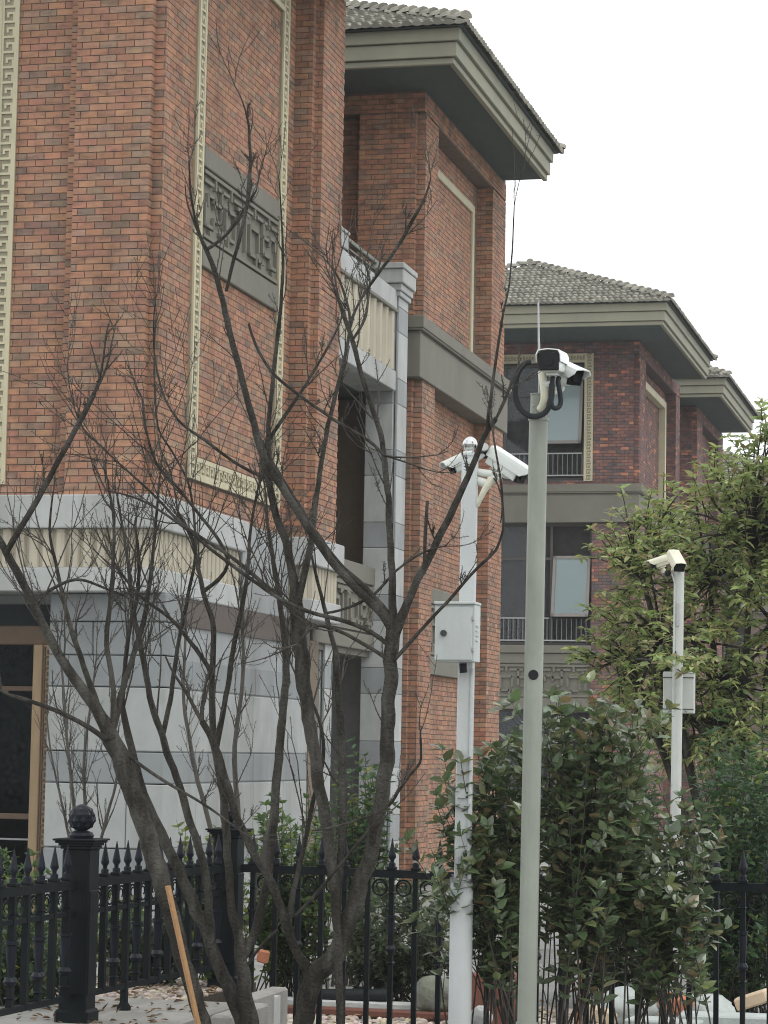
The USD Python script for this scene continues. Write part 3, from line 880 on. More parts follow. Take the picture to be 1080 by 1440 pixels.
# ================================================================== iron fence
def picket_shape(parent, x, y, fancy, foot=False, low=.15, fat=1.0):
    """square bar with spear head; every second one turned with collars"""
    m = MB(); r = .0145 * fat
    m.box(x - r, x + r, y - r, y + r, .02 if foot else low, .84)
    p = put(parent, 'picket', m.out(), 'fence_black')
    s = MB()
    s.lathe([(0, .84), (.024, .84), (.024, .865), (.014, .872), (.014, .885), (.027, .905), (.024, .925), (.010, .99), (.002, 1.03), (0, 1.03)], (x, y, 0), 8)
    put(p, 'spear_head', s.out(), 'finial_black', smooth=40)
    if fancy:
        for prof in ([(.0, .505), (.030, .505), (.030, .525), (.0, .525)],
                     [(.0, .27), (.024, .285), (.032, .305), (.024, .325), (.017, .33), (.021, .42), (.024, .50), (.0, .50)],
                     [(.0, .20), (.028, .215), (.0, .235)], [(.0, .66), (.026, .672), (.0, .684)]):
            prof = [(a * fat, b) for a, b in prof]
            put(p, 'collar', MB().lathe(prof, (x, y, 0), 10).out(), 'finial_black', smooth=40)
    if foot:
        c = MB().lathe([(.0, .0), (.045, .0), (.045, .02), (.024, .05), (.018, .12), (.0, .12)], (x, y, 0), 10)
        put(p, 'foot', c.out(), 'fence_black', smooth=40)


def rail(parent, a, b, z0, z1, w):
    a, b = np.array(a, float), np.array(b, float)
    d = (b - a) / np.linalg.norm(b - a); n = np.array([-d[1], d[0]]) * w / 2
    v = [[*(p + s * n), z] for z in (z0, z1) for p, s in ((a, -1), (b, -1), (b, 1), (a, 1))]
    put(parent, 'rail', (np.array(v), BOXF), 'fence_black')


def ring_mesh(c, d, R, r, arc=2 * np.pi, a0=0, n=16):
    an = np.linspace(a0, a0 + arc, n)
    d = np.asarray(d, float)
    pts = [np.array([c[0] + d[0] * R * _c(t), c[1] + d[1] * R * _c(t), c[2] + R * _s(t)]) for t in an]
    return MB().tube(pts, r, 5, False)


def fence(label, a, b, n, rng, feet=(), low=.15):
    a, b = np.array(a, float), np.array(b, float)
    th = thing('iron_fence', label, 'fence', (*a, 0))
    d = (b - a) / np.linalg.norm(b - a)
    rail(th, a, b, .77, .822, .045); rail(th, a, b, low - .02, low + .015, .035)
    if low > 0:
        rail(th, a, b, .615, .642, .03)
    for i in range(n):
        q = a + (b - a) * (i + .5) / n
        picket_shape(th, q[0], q[1], i % 2 == 0, i in feet, low, 1.32 if low > 0 else 1.08)
        m = MB().cbox(q[0] - .03, q[0] + .03, q[1] - .03, q[1] + .03, .822, .842, .004); put(th, 'rail_cap', m.out(), 'fence_black')
        if i < n - 1:
            h = q + (b - a) * .5 / n
            sc = MB()
            m = ring_mesh((h[0], h[1], .705), d, .052, .0065); put(th, 'ring', m.out(), 'fence_black', smooth=True)
            t = np.linspace(0, 4.2, 14)
            sg = 1 if i % 2 else -1
            pts = [np.array([h[0] + sg * d[0] * (.044 - .007 * k) * _c(k), h[1] + sg * d[1] * (.044 - .007 * k) * _c(k), .705 + (.044 - .007 * k) * _s(k)]) for k in t]
            m = MB().tube(pts, .005, 5, False); put(th, 'scroll', m.out(), 'fence_black', smooth=True)
    return th


def fence_post(label, x, y, w, top, ball):
    th = thing('fence_post', label, 'fence post', (x, y, 0))
    h = w / 2
    m = MB().cbox(x - h, x + h, y - h, y + h, .05, top, .008); put(th, 'shaft', m.out(), 'fence_black')
    m = MB()
    m.cbox(x - h * .82, x + h * .82, y - h - .006, y - h + .01, .16, top - .24, .004); m.cbox(x + h - .01, x + h + .006, y - h * .82, y + h * .82, .16, top - .24, .004)
    put(th, 'shaft_panel', m.out(), 'fence_black')
    m = MB().cbox(x - h * 1.22, x + h * 1.22, y - h * 1.22, y + h * 1.22, -.02, .075, .015); put(th, 'plinth', m.out(), 'fence_black')
    c = MB()
    for k, (e, z0, z1) in enumerate(((1.12, top, top + .018), (1.24, top + .018, top + .034), (1.42, top + .034, top + .048), (1.55, top + .048, top + .06))):
        c.cbox(x - h * e, x + h * e, y - h * e, y + h * e, z0, z1, .004)
    put(th, 'cap', c.out(), 'fence_black')
    z = top + .06
    bl = MB().lathe([(0, z), (ball * .85, z), (ball * .95, z + .018), (ball * .85, z + .034), (ball * .55, z + .044), (0, z + .044)], (x, y, 0), 20)
    put(th, 'ball_base', bl.out(), 'finial_black', smooth=40)
    # lotus bud: a sphere scaled over with pointed petals
    cz = z + .044 + ball * .92
    s = trimesh.creation.icosphere(3, ball * .93); v = s.vertices * [1, 1, 1.06]; v[:, 2] += .25 * ball * np.clip(v[:, 2] / ball - .6, 0, 1); az_ = np.arctan2(v[:, 1], v[:, 0]); v[:, :2] *= (1 + .07 * np.abs(np.cos(5.5 * az_)))[:, None] - .03; v = v + [x, y, cz]
    bud = put(th, 'bud', (v, s.faces), 'finial_black', smooth=True)
    pt = MB()
    for r_ in range(4):
        el = -.70 + r_ * .46
        k = 9 if r_ < 3 else 7
        for j in range(k):
            az = 2 * math.pi * (j + .5 * (r_ % 2)) / k
            def P(da, de, rr):
                return [x + rr * _c(el + de) * _c(az + da), y + rr * _c(el + de) * _s(az + da), cz + rr * _s(el + de)]
            wd = math.pi / k * .92
            pt.add([P(-wd * .6, -.22, ball * .95), P(wd * .6, -.22, ball * .95), P(wd, .10, ball * .985), P(0, .52, ball * 1.04), P(-wd, .10, ball * .985), P(0, .06, ball * 1.085)], [[0, 1, 5], [1, 2, 5], [2, 3, 5], [3, 4, 5], [4, 0, 5]])
    put(bud, 'petals', pt.out(), 'finial_black')
    return th


FP1, FC = (-5.30, 14.15), (-5.16, 16.62)
fr_ = np.random.default_rng(4)
fence('black iron fence run left of the lotus-topped fence post', (-5.36, 12.75), (-5.305, 14.05), 7, fr_)
fence('black iron fence run receding behind the left bare tree', (-5.295, 14.25), (-5.17, 16.52), 13, fr_, feet=(3,))
fence('black iron fence run with ring scrolls behind the white pole', (-5.06, 16.61), (-1.2, 15.95), 23, fr_, low=-.36)
fence_post('black square fence post with a round lotus bud top at left', *FP1, .17, 1.0, .078)
fence_post('black corner fence post half hidden behind bare tree stems', *FC, .17, 1.0, .06)

# kerb under the fence and what lies behind it
m = MB().cbox(-9, -4.75, 13.3, 15.6, -.5, .0, .02)
top_mesh('kerb', m.out(), 'kerb_stone', kind='structure')
m = MB().box(-9, -5.12, 15.6, 17.2, -.5, -.02)
top_mesh('planting_bed', m.out(), 'soil', kind='structure')
for k, (xa, ya) in enumerate(((-4.62, 15.05), (-4.50, 14.2))):
    m = MB().cbox(xa, xa + .12, ya, ya + .8, -.2, .085 - .02 * k, .015)
    top_mesh('edging_stone', m.out(), 'kerb_stone', ('pale edging stone beside the white block at the stem bases', 'pale edging stone at the bottom edge below the plank')[k], 'edging')


def pebbles(name, region, n, z, r, label, rng):
    ico = trimesh.creation.icosphere(1)
    m = MB()
    for i in range(n):
        x, y = region(rng)
        s = rng.uniform(*r)
        v = ico.vertices * (s * rng.uniform(.6, 1.2, 3) * [1, 1, .7])
        v = v + [x, y, z + s * .3]
        c = rng.uniform(.55, 1.35) * np.array([1, rng.uniform(.85, 1.02), rng.uniform(.75, 1.02)])
        m.add(v, ico.faces, c)
    p = top_mesh(name, m.out(), 'pebble', label, None, None, 'stuff', smooth=True, tint=m.tints())


prng = np.random.default_rng(17)
pebbles('pebble_bed', lambda r: (r.uniform(-6.2, -5.14), r.uniform(15.6, 16.9)), 1500, -.02, (.012, .030), 'pale pebbles along the foot of the left fence run', prng)
pebbles('pebble_bed', lambda r: (r.uniform(-5.4, -1.6), r.uniform(17.6, 20.2)), 2600, -.42, (.014, .040), 'pale pebbles behind the right fence run', prng)


def rock(name, label, c, size, seed, mat='rock', cat='rock', group=None):
    s = trimesh.creation.icosphere(3); v = s.vertices
    d = meshkit.fbm(v * 1.6 + seed * 3.1, 4, seed)
    k = np.random.default_rng(seed).normal(size=(9, 3)); k /= np.linalg.norm(k, axis=1, keepdims=True)
    cut = (v @ k.T).max(1)
    v = v * (.72 + .5 * d)[:, None] * (1.06 - .22 * cut)[:, None] * size + c
    top_mesh(name, (v, s.faces), mat, label, cat, group, smooth=35)


gp = ground_at
rock('boulder', 'mossy grey boulder left of the white pole foot behind the fence', at(612, 1398, 19.0), (.20, .16, .17), 3)
rock('boulder', 'rounded grey-green boulder under the dark shrub behind the fence', at(880, 1420, 18.6), (.27, .2, .17), 5, 'slab_green')
rock('boulder', 'small pale boulder at the right side of the white pole foot', at(676, 1432, 16.6), (.09, .09, .10), 8, 'concrete_white')
rock('boulder', 'wide pale slab-like boulder right of the terracotta tile stack', at(990, 1418, 18.4), (.26, .2, .12), 12, 'slab_green')


def slab(name, label, cat, c, dx, dy, dz, rz, mat, tilt=(0, 0), group=None, ch=.012):
    m = MB().cbox(-dx / 2, dx / 2, -dy / 2, dy / 2, -dz / 2, dz / 2, ch); v, f = m.out()
    for axis, a in ((0, tilt[0]), (1, tilt[1]), (2, rz)):
        e = [0, 0, 0]; e[axis] = 1
        v = v @ trimesh.transformations.rotation_matrix(a, e)[:3, :3].T
    top_mesh(name, (v + c, f), mat, label, cat, group)


slab('white_kerb', 'long white kerb stone under the black pipe behind the fence', 'kerb stone', at(520, 1413, 19.2), 1.5, .16, .055, -.02, 'concrete_white')
slab('brick_edging', 'long red-brown edging strip in front of the white kerb stone', 'edging', at(530, 1425, 18.9), 1.5, .10, .06, -.02, 'red_brown')
pc, pd = at(423, 1399, 19.2), at(545, 1399, 19.2)
m = MB().tube([pc, (pc + pd) / 2, pd], .047, 14); top_mesh('drain_pipe', m.out(), 'hose_black', 'black plastic pipe lying on the white kerb behind the fence', 'pipe', smooth=40)
slab('planter_box', 'red-brown planter box between the white and the grey pole', 'planter', at(697, 1413, 18.6), .36, .3, .46, .05, 'red_brown')
slab('pale_tile', 'pale tan tile leaning on top of the red-brown planter', 'tile', at(702, 1366, 18.2), .10, .03, .11, .1, 'pale_tile', (.2, .3))
slab('pale_tile', 'narrow pale tile standing at the left on the red-brown planter', 'tile', at(686, 1366, 18.2), .05, .03, .12, .1, 'pale_tile', (.1, -.3))
slab('pale_tile', 'tan tile lying between the grey pole and the orange stake', 'tile', at(846, 1428, 18.0), .20, .14, .10, .3, 'pale_tile', (.1, .25))
slab('orange_stake', 'upright orange-red stake behind the shrub right of the grey pole', 'stake', at(818, 1378, 17.6), .045, .035, .62, .1, 'terracotta', (0, .06))
slab('terracotta_tiles', 'orange terracotta tile leaning among pale slabs behind the right fence', 'tile', at(950, 1411, 18.2), .23, .16, .11, .25, 'terracotta', (.15, .22))
slab('pale_tile', 'tan tile at the right edge leaning on the pale slabs', 'tile', at(1058, 1406, 18.0), .24, .10, .09, -.2, 'pale_tile', (.1, -.35))
slab('stone_slab', 'long greenish-white slab lying across the bottom right corner', 'slab', at(1040, 1434, 17.4), .8, .3, .07, .05, 'slab_green')
slab('stone_slab', 'greenish-white slab lying below the orange terracotta tile', 'slab', at(935, 1438, 17.2), .5, .3, .05, -.1, 'slab_green')
slab('concrete_block', 'short white concrete block between the bare tree stems', 'block', at(372, 1420, 15.6), .18, .18, .20, .1, 'concrete_white')
slab('terracotta_tiles', 'orange tile shard behind the corner fence post and bare stems', 'tile', at(370, 1345, 18.2), .09, .03, .10, .1, 'terracotta', (.2, .2))
for i, (px, py, mt, w_, h_, lb) in enumerate(((38, 1345, 'terracotta', .10, .20, 'dull orange slab behind the left fence run'), (12, 1372, 'pale_tile', .12, .12, 'tan tile lying at the left edge behind the fence'))):
    slab('orange_stake' if mt == 'terracotta' else 'pale_tile', lb, 'stake' if mt == 'terracotta' else 'tile', at(px, py, 15.4), w_, .05, h_, .2, mt, (.05, .08))

# ================================================================== camera poles
def cyl(pts, r, sides=20):
    return MB().tube(pts, r, sides).out()


def cctv(name, label, c, d, L, wd, ht, mat, mount, hood=.035, tip=.06, roll=0, rear_cable=None, up=(0, 0, 1), ballr=.022):
    """box camera: rounded housing, sunshield reaching past a black glass front, bracket to its mount"""
    r, f, u = frame_of(d, up)
    c = np.asarray(c, float)
    th = thing(name, label, 'security camera', c, 'security cameras')
    def Q(a, b, h):
        return c + r * a + f * b + u * h
    def rb(a0, a1, b0, b1, h0, h1, ch):
        pts = []
        for sa, A in ((1, a0), (-1, a1)):
            for sb, B in ((1, b0), (-1, b1)):
                for sh, Hh in ((1, h0), (-1, h1)):
                    pts += [Q(A, B + sb * ch, Hh + sh * ch), Q(A + sa * ch, B, Hh + sh * ch), Q(A + sa * ch, B + sb * ch, Hh), Q(A + sa * ch * .3, B + sb * ch * .3, Hh + sh * ch * .3)]
        return hull(pts)
    w, h = wd / 2, ht / 2
    hs = put(th, 'housing', rb(-w * .86, w * .86, -L / 2, L / 2 - .012, -h, h * .72, .018), mat, smooth=35)
    put(hs, 'front_glass', rb(-w * .84, w * .84, L / 2 - .011, L / 2 + .002, -h * .94, h * .68, .006), 'lens_glass')
    ln = MB().lathe([(0, 0), (h * .46, 0), (h * .46, .006), (h * .36, .008), (0, .003)], (0, 0, 0), 18)
    v, fc = ln.out(); R = np.array([r, u * -1, f])
    put(hs, 'lens', (v @ np.array([r, np.cross(f, r), f]) + Q(0, L / 2 + .003, -h * .1), fc), 'black_plastic', smooth=40)
    # sunshield: a bent sheet over top and shoulders, longer at the front
    prof = [(-w, -h * .15), (-w, h * .55), (-w * .82, h * .95), (0, h * 1.06), (w * .82, h * .95), (w, h * .55), (w, -h * .15)]
    inner = [(a * .94, b - .006 if b > 0 else b) for a, b in prof]
    mb = MB(); V = []
    b0, b1 = -L / 2 - .005, L / 2 + tip
    for B, sq in ((b0, 0), (b1, 1)):
        for P in (prof, inner):
            for a, hh in P:
                bb = B - (tip * .8 if (sq and hh < h * .4) else 0)
                V.append(Q(a, bb, hh))
    n = len(prof); F = []
    for i in range(n - 1):
        o0, o1, i0, i1 = i, 2 * n + i, n + i, 3 * n + i
        F += [[o0, o0 + 1, o1 + 1], [o0, o1 + 1, o1], [i0, i1, i1 + 1], [i0, i1 + 1, i0 + 1], [o1, o1 + 1, i1 + 1], [o1, i1 + 1, i1], [o0, i0, i0 + 1], [o0, i0 + 1, o0 + 1]]
    mb.add(V, F)
    put(th, 'sunshield', mb.out(), mat, smooth=30)
    b = MB(); k = Q(0, -L * .12, -h)
    if mount is not None:
        mount = np.asarray(mount, float)
        mid = k - u * .045
        b.tube([k + u * .01, mid, mid * .5 + mount * .5 + np.array([0, 0, -.012]), mount], [.016, .019, .02, .023], 10)
        s = trimesh.creation.icosphere(2, ballr); b.add(s.vertices + mid, s.faces)
        put(th, 'bracket', b.out(), mat, smooth=40)
        b = MB().mesh(rb(-w * .45, w * .45, -L * .3, L * .15, -h - .016, -h, .004)); put(th, 'mount_plate', b.out(), mat)
    return th


def curve(pts, n=24):
    from scipy.interpolate import CubicSpline
    p = np.asarray(pts, float)
    t = np.r_[0, np.cumsum(np.linalg.norm(np.diff(p, axis=0), axis=1))]
    return CubicSpline(t, p)(np.linspace(0, t[-1], n))


# --- grey pole
GY = 14.2
gb, gt = at(740.7, 1442, GY), at(757.3, 590, GY)
gb = gb + (gb - gt) * .03
gpole = thing('camera_pole', 'tall grey-green steel pole with round hole, standing before the dark shrub', 'pole', gb)
put(gpole, 'shaft', cyl([gb, gt], .0535, 32), 'pole_grey', smooth=40)
ax = (gt - gb) / np.linalg.norm(gt - gb)
put(gpole, 'neck', cyl([gt, at(758.3, 556, GY)], .049, 32), 'pole_grey', smooth=40)
put(gpole, 'neck_ring', cyl([gt - ax * .008, gt + ax * .012], .0585, 32), 'pole_grey', smooth=40)
nt = at(758.3, 556, GY); put(gpole, 'neck_lid', cyl([nt, nt + ax * .008], .053, 32), 'pole_grey', smooth=40)
bc = at(740.8, 1437.5, GY); put(gpole, 'base_ring', cyl([bc - ax * .09, bc], .0615, 32), 'pole_grey', smooth=40)
hc = at(750, 949.5, GY)
vd = EYE - hc; vd[2] = 0; vd /= np.linalg.norm(vd)
hc2 = hc + vd * .0505
put(gpole, 'cable_hole', cyl([hc2 - vd * .01, hc2 + vd * .0045], .029, 24), 'black_plastic', smooth=40)
for dy, dx in ((572, -8), (583, 6)):
    q = at(758 + dx, dy, GY) + vd * .046; s = trimesh.creation.icosphere(1, .006); put(gpole, 'bolt', (s.vertices + q, s.faces), 'steel', smooth=True)
rod = [at(759.0, 556, GY), at(757, 425, GY)]
put(gpole, 'antenna_rod', MB().tube(rod, [.0085, .005], 10).out(), 'steel', smooth=True)
# mounting arm on the neck
put(gpole, 'mount_arm', MB().tube(curve([at(760, 575, GY - .05), at(766, 556, GY - .12), at(764, 535, GY - .12), at(762, 524, GY - .1)]), .024, 12).out(), 'cam_cream', smooth=True)
c1 = at(777, 509, GY - .17)
cctv('security_camera', 'white camera with black front facing us atop the grey pole', c1, (.0, -1, -.07), .27, .142, .125, 'cam_white', at(764, 540, GY - .13), tip=.012)
c2 = at(797, 524, GY - .02)
cctv('security_camera', 'white-hooded black camera turned right behind the front one on the grey pole', c2, (.62, -.62, -.34), .19, .115, .11, 'cam_white', at(772, 548, GY - .06), tip=.06)
# corrugated cable loops
def ribbed(pts, r, n=70):
    p = curve(pts, n); return MB().tube(p, r * (1 + .07 * (np.arange(n) % 2)), 12).out()
top_mesh('cable_loop', ribbed([at(747, 509, GY - .2), at(735, 514, GY - .2), at(725, 540, GY - .19), at(728, 568, GY - .17), at(745, 585, GY - .16), at(764, 582, GY - .14), at(774, 566, GY - .12), at(776, 540, GY - .15)], .0165), 'hose_black',
         'wide black corrugated cable looping left of the grey pole head', 'cable', smooth=True)
top_mesh('cable_loop', ribbed([at(777, 530, GY - .2), at(775, 550, GY - .2), at(780, 574, GY - .18), at(785, 573, GY - .16), at(787, 550, GY - .15), at(786, 532, GY - .12)], .0135), 'hose_black',
         'narrow black cable hanging under the cameras of the grey pole', 'cable', smooth=True)

# --- white square post
WY = 14.5
def sq_post(parent, name, p0, p1, w, mat, rz=0.0, ch=.006):
    a = w / 2
    m = MB().cbox(-a, a, -a, a, 0, 1, .001); 
    c = ch
    ring = [(-a + c, -a), (a - c, -a), (a, -a + c), (a, a - c), (a - c, a), (-a + c, a), (-a, a - c), (-a, -a + c)]
    R = np.array([[_c(rz), -_s(rz)], [_s(rz), _c(rz)]])
    ring = np.array(ring) @ R.T
    v = np.vstack([np.c_[ring + p[:2], np.full(8, p[2])] for p in (p0, p1)])
    return put(parent, name, hull(v), mat)
wb, wt = at(645.6, 1480, WY), at(661.2, 641, WY)
wpole = thing('camera_post', 'white square post with a chrome ball top and a cabinet, left of the grey pole', 'pole', wb)
sq_post(wpole, 'shaft', wb, wt, .0915, 'pole_white', .12)
q = at(661.2, 640, WY); sq_post(wpole, 'top_plate', q - [0, 0, .006], q + [0, 0, .01], .1, 'pole_white', .12)
s = trimesh.creation.icosphere(4, .044); q = at(660.8, 624.5, WY); put(wpole, 'chrome_ball', (s.vertices + q, s.faces), 'chrome', smooth=True)
put(wpole, 'ball_neck', cyl([at(661, 641, WY), at(661, 634, WY)], .02, 16), 'chrome', smooth=True)
s0, s1 = at(645.8, 1480, WY), at(649.6, 1238, WY)
put(wpole, 'sleeve', cyl([s0, s1], .0665, 32), 'pole_white', smooth=40)
put(wpole, 'conduit', cyl([at(664.5, 940, WY - .05), at(659.5, 1236, WY - .06)], .013, 12), 'pole_white', smooth=True)
put(wpole, 'sleeve_clamp', cyl([at(649.5, 1241, WY), at(649.6, 1234, WY)], .07, 32), 'steel', smooth=40)
ca = at(714, 654, WY + .02)
cctv('security_camera', 'large white camera tilted down to the right on the white post', ca, (.80, -.30, -.52), .25, .12, .115, 'cam_white', at(690, 672, WY - .02), tip=.055)
cb = at(648, 650, WY + .13)
cctv('security_camera', 'white-hooded camera pointing left, half hidden behind the white post', cb, (-.72, -.45, -.42), .15, .095, .095, 'cam_white', at(661, 668, WY + .05), tip=.04)
arm = MB().tube(curve([at(671, 712, WY - .02), at(677, 698, WY - .04), at(686, 682, WY - .04), at(692, 674, WY - .03)]), [.012 + .012 * k / 23 for k in range(24)], 12)
put(wpole, 'camera_arm', arm.out(), 'cam_cream', smooth=True)
m = MB().tube([at(672, 664, WY), at(694, 667, WY)], .022, 12).tube([at(672, 676, WY), at(690, 682, WY)], .026, 12); put(wpole, 'arm_socket', m.out(), 'cam_white', smooth=True)
m = MB().cbox(0, .035, -.02, .02, -.02, .02, .004); v, f = m.out(); put(wpole, 'junction_box', (v + at(697, 669, WY - .05), f), 'cam_white')
sp = at(681, 634, WY + .02)
sl = thing('spot_lamp', 'small black spot lamp beside the chrome ball on the white post', 'lamp', sp)
put(sl, 'lamp_body', cyl([sp + [0, .05, -.02], sp + [0.005, -.03, .015]], .024, 16), 'black_plastic', smooth=40)
put(sl, 'lamp_rim', cyl([sp + [0.005, -.03, .015], sp + [0.006, -.04, .02]], .027, 16), 'steel', smooth=40)
put(sl, 'lamp_foot', cyl([sp + [0, 0, -.02], at(672, 646, WY + .02)], .012, 10), 'cam_white', smooth=True)
top_mesh('cable', MB().tube(curve([at(694, 672, WY - .06), at(703, 690, WY - .06), at(706, 712, WY - .06), at(704, 735, WY - .05)]), .004, 8).out(), 'hose_black', 'thin black cable hanging from the white post camera', 'cable', smooth=True)
# cabinet
kc = at(643.5, 891, WY - .13)
kth = thing('control_cabinet', 'pale grey metal cabinet with round lock on the white post', 'cabinet', kc)
rz = -.02
kr = np.array([[_c(rz), -_s(rz), 0], [_s(rz), _c(rz), 0], [0, 0, 1]])
def kb(x0, x1, y0, y1, z0, z1, ch=.004):
    v, f = MB().cbox(x0, x1, y0, y1, z0, z1, ch).out(); return v @ kr.T + kc, f
KW, KH, KD = .118, .165, .075
put(kth, 'case', kb(-KW, KW, -KD, KD, -KH, KH), 'cabinet')
dr = put(kth, 'door', kb(-KW + .003, KW - .012, -KD - .012, -KD, -KH + .008, KH - .012), 'cabinet')
put(kth, 'rain_lid', kb(-KW - .004, KW + .004, -KD - .02, KD, KH, KH + .016), 'cabinet')
v, f = MB().tube([(0, 0, 0), (0, -.012, 0)], [.019, .018], 20).out(); put(dr, 'lock', (v @ kr.T + kc + kr @ [-.062, -KD - .012, -.002], f), 'lock', smooth=40)
for z in (.085, -.095):
    put(dr, 'hinge', kb(KW - .012, KW - .002, -KD - .02, -KD, z - .012, z + .012, .002), 'steel')
for i in range(4):
    put(kth, 'vent_slot', kb(KW, KW + .006, -.05, .01, -.045 + i * .028, -.037 + i * .028, .001), 'cabinet')
put(kth, 'cable_gland', cyl([at(651, 933, WY - .12), at(652, 946, WY - .12)], .022, 16), 'black_plastic', smooth=True)

# --- old white pole behind the shrubs
RY = 22.0
rb_, rt_ = at(947.5, 1330, RY), at(955, 803, RY)
rp = thing('camera_pole', 'white round pole standing in the bushes at right', 'pole', rb_)
put(rp, 'shaft', cyl([rb_, rt_], .0455, 28), 'pole_old', smooth=40)
put(rp, 'joint_band', cyl([at(951.0, 1162, RY), at(951.0, 1160, RY)], .047, 28), 'dark_frame', smooth=40)
m = MB().cbox(-.012, .012, -.01, .01, -.1, .1, .003); v, f = m.out(); put(rp, 'clip_strip', (v + at(953.5, 865, RY) + [0.003, -.046, 0], f), 'steel')
pcn = at(955, 974, RY + .12)
sg = thing('sign_box', 'white box mounted behind the white round pole in the bushes', 'box', pcn)
m = MB().cbox(-.135, .135, -.05, .05, -.18, .18, .006); v, f = m.out(); put(sg, 'box_body', (v + pcn, f), 'pole_old')
for z in (-.145, .13):
    m = MB().cbox(-.135, .135, -.054, -.05, z - .004, z + .004, .001); v, f = m.out(); put(sg, 'seam', (v + pcn, f), 'dark_frame')
for x in (-.07, .07):
    s = trimesh.creation.icosphere(1, .010); put(sg, 'bolt', (s.vertices + pcn + [x, -.052, -.16], s.faces), 'steel', smooth=True)
cctv('security_camera', 'cream camera tilted towards us on the white round pole', at(951, 789, RY - .05), (.34, -.70, -.50), .22, .115, .10, 'cam_cream', at(953, 806, RY - .01), tip=.02)
cctv('security_camera', 'cream-hooded camera pointing left on the white round pole', at(927, 790, RY + .12), (-.70, -.55, -.30), .15, .095, .085, 'cam_cream', at(944, 806, RY), tip=.045)
s = trimesh.creation.icosphere(2, .03); top_mesh('dome_sensor', (s.vertices + at(939, 806, RY - .03), s.faces), 'black_plastic', 'small black dome sensor under the cameras of the right pole', 'sensor', smooth=True)
put(rp, 'cable', MB().tube([at(945, 806, RY - .05), at(949, 822, RY - .055), at(948.8, 850, RY - .05), at(947.6, 1000, RY - .048)], .006, 6).out(), 'pole_old', smooth=True)
# ================================================================== plants
def leaves(pos, direc, length, width, rng, fold=.25, droop=.15):
    """pointed folded leaf blades: arrays of positions, directions, lengths -> vertices (n, 8, 3)"""
    n = len(pos)
    d = direc / (np.linalg.norm(direc, axis=1, keepdims=True) + 1e-9)
    up = np.tile([0, 0, 1.0], (n, 1)) + rng.normal(0, .35, (n, 3))
    s = np.cross(d, up); s /= np.linalg.norm(s, axis=1, keepdims=True) + 1e-9
    u = np.cross(s, d)
    L, Wd = length[:, None], width[:, None]
    def P(a, b, c):
        return pos + d * L * a + s * Wd * b + u * L * c
    return np.stack([P(0, 0, 0), P(.33, 0, -.02 + .04), P(.68, 0, .02 - droop * .4), P(1, 0, -droop),
                     P(.30, .5, .04 + fold * .25), P(.30, -.5, .04 + fold * .25), P(.66, .40, .02 + fold * .2 - droop * .4), P(.66, -.40, .02 + fold * .2 - droop * .4)], 1)


LF = np.array([[0, 1, 4], [0, 5, 1], [4, 1, 2], [4, 2, 6], [1, 5, 7], [1, 7, 2], [6, 2, 3], [2, 7, 3]])


def emit_leaves(parent, V, C, mat, want, ymax=1440, name='leaf'):
    """the leaves that show largest become parts, the others one part"""
    n = len(V)
    c = V.mean(1); q = c - EYE; w = q @ FW
    sx, sy = 540 + FPX * (q @ RT) / w, 720 - FPX * (q @ UP) / w
    ok = (sx > 5) & (sx < 1075) & (sy > 5) & (sy < ymax)
    view = q / np.linalg.norm(q, axis=1, keepdims=True)
    a = np.abs(np.einsum('ij,ij->i', np.cross(V[:, 3] - V[:, 0], V[:, 4] - V[:, 5]), view)) / w ** 2 * (1 - .25 * (w - w.min()) / (np.ptp(w) + 1e-6))
    order = np.argsort(-np.where(ok, a, -1))[:want]
    rest = np.setdiff1d(np.arange(n), order)
    for i in order:
        put(parent, name, (V[i], LF), mat, tint=np.repeat(C[i][None], 8, 0))
    put(parent, 'foliage', (V[rest].reshape(-1, 3), np.vstack([LF + 8 * k for k in range(len(rest))])), mat, tint=np.repeat(C[rest], 8, 0), kind='stuff')


def tone(rng, n, base, spread=.25, alt=None, p=0.0):
    c = np.array(base) * rng.uniform(1 - spread, 1 + spread, (n, 1)) * rng.uniform(.92, 1.08, (n, 3))
    if alt is not None:
        m = rng.random(n) < p
        a = np.array(alt)[rng.integers(0, len(alt), n)] * rng.uniform(.8, 1.2, (n, 1))
        c = np.where(m[:, None], a, c)
    return c


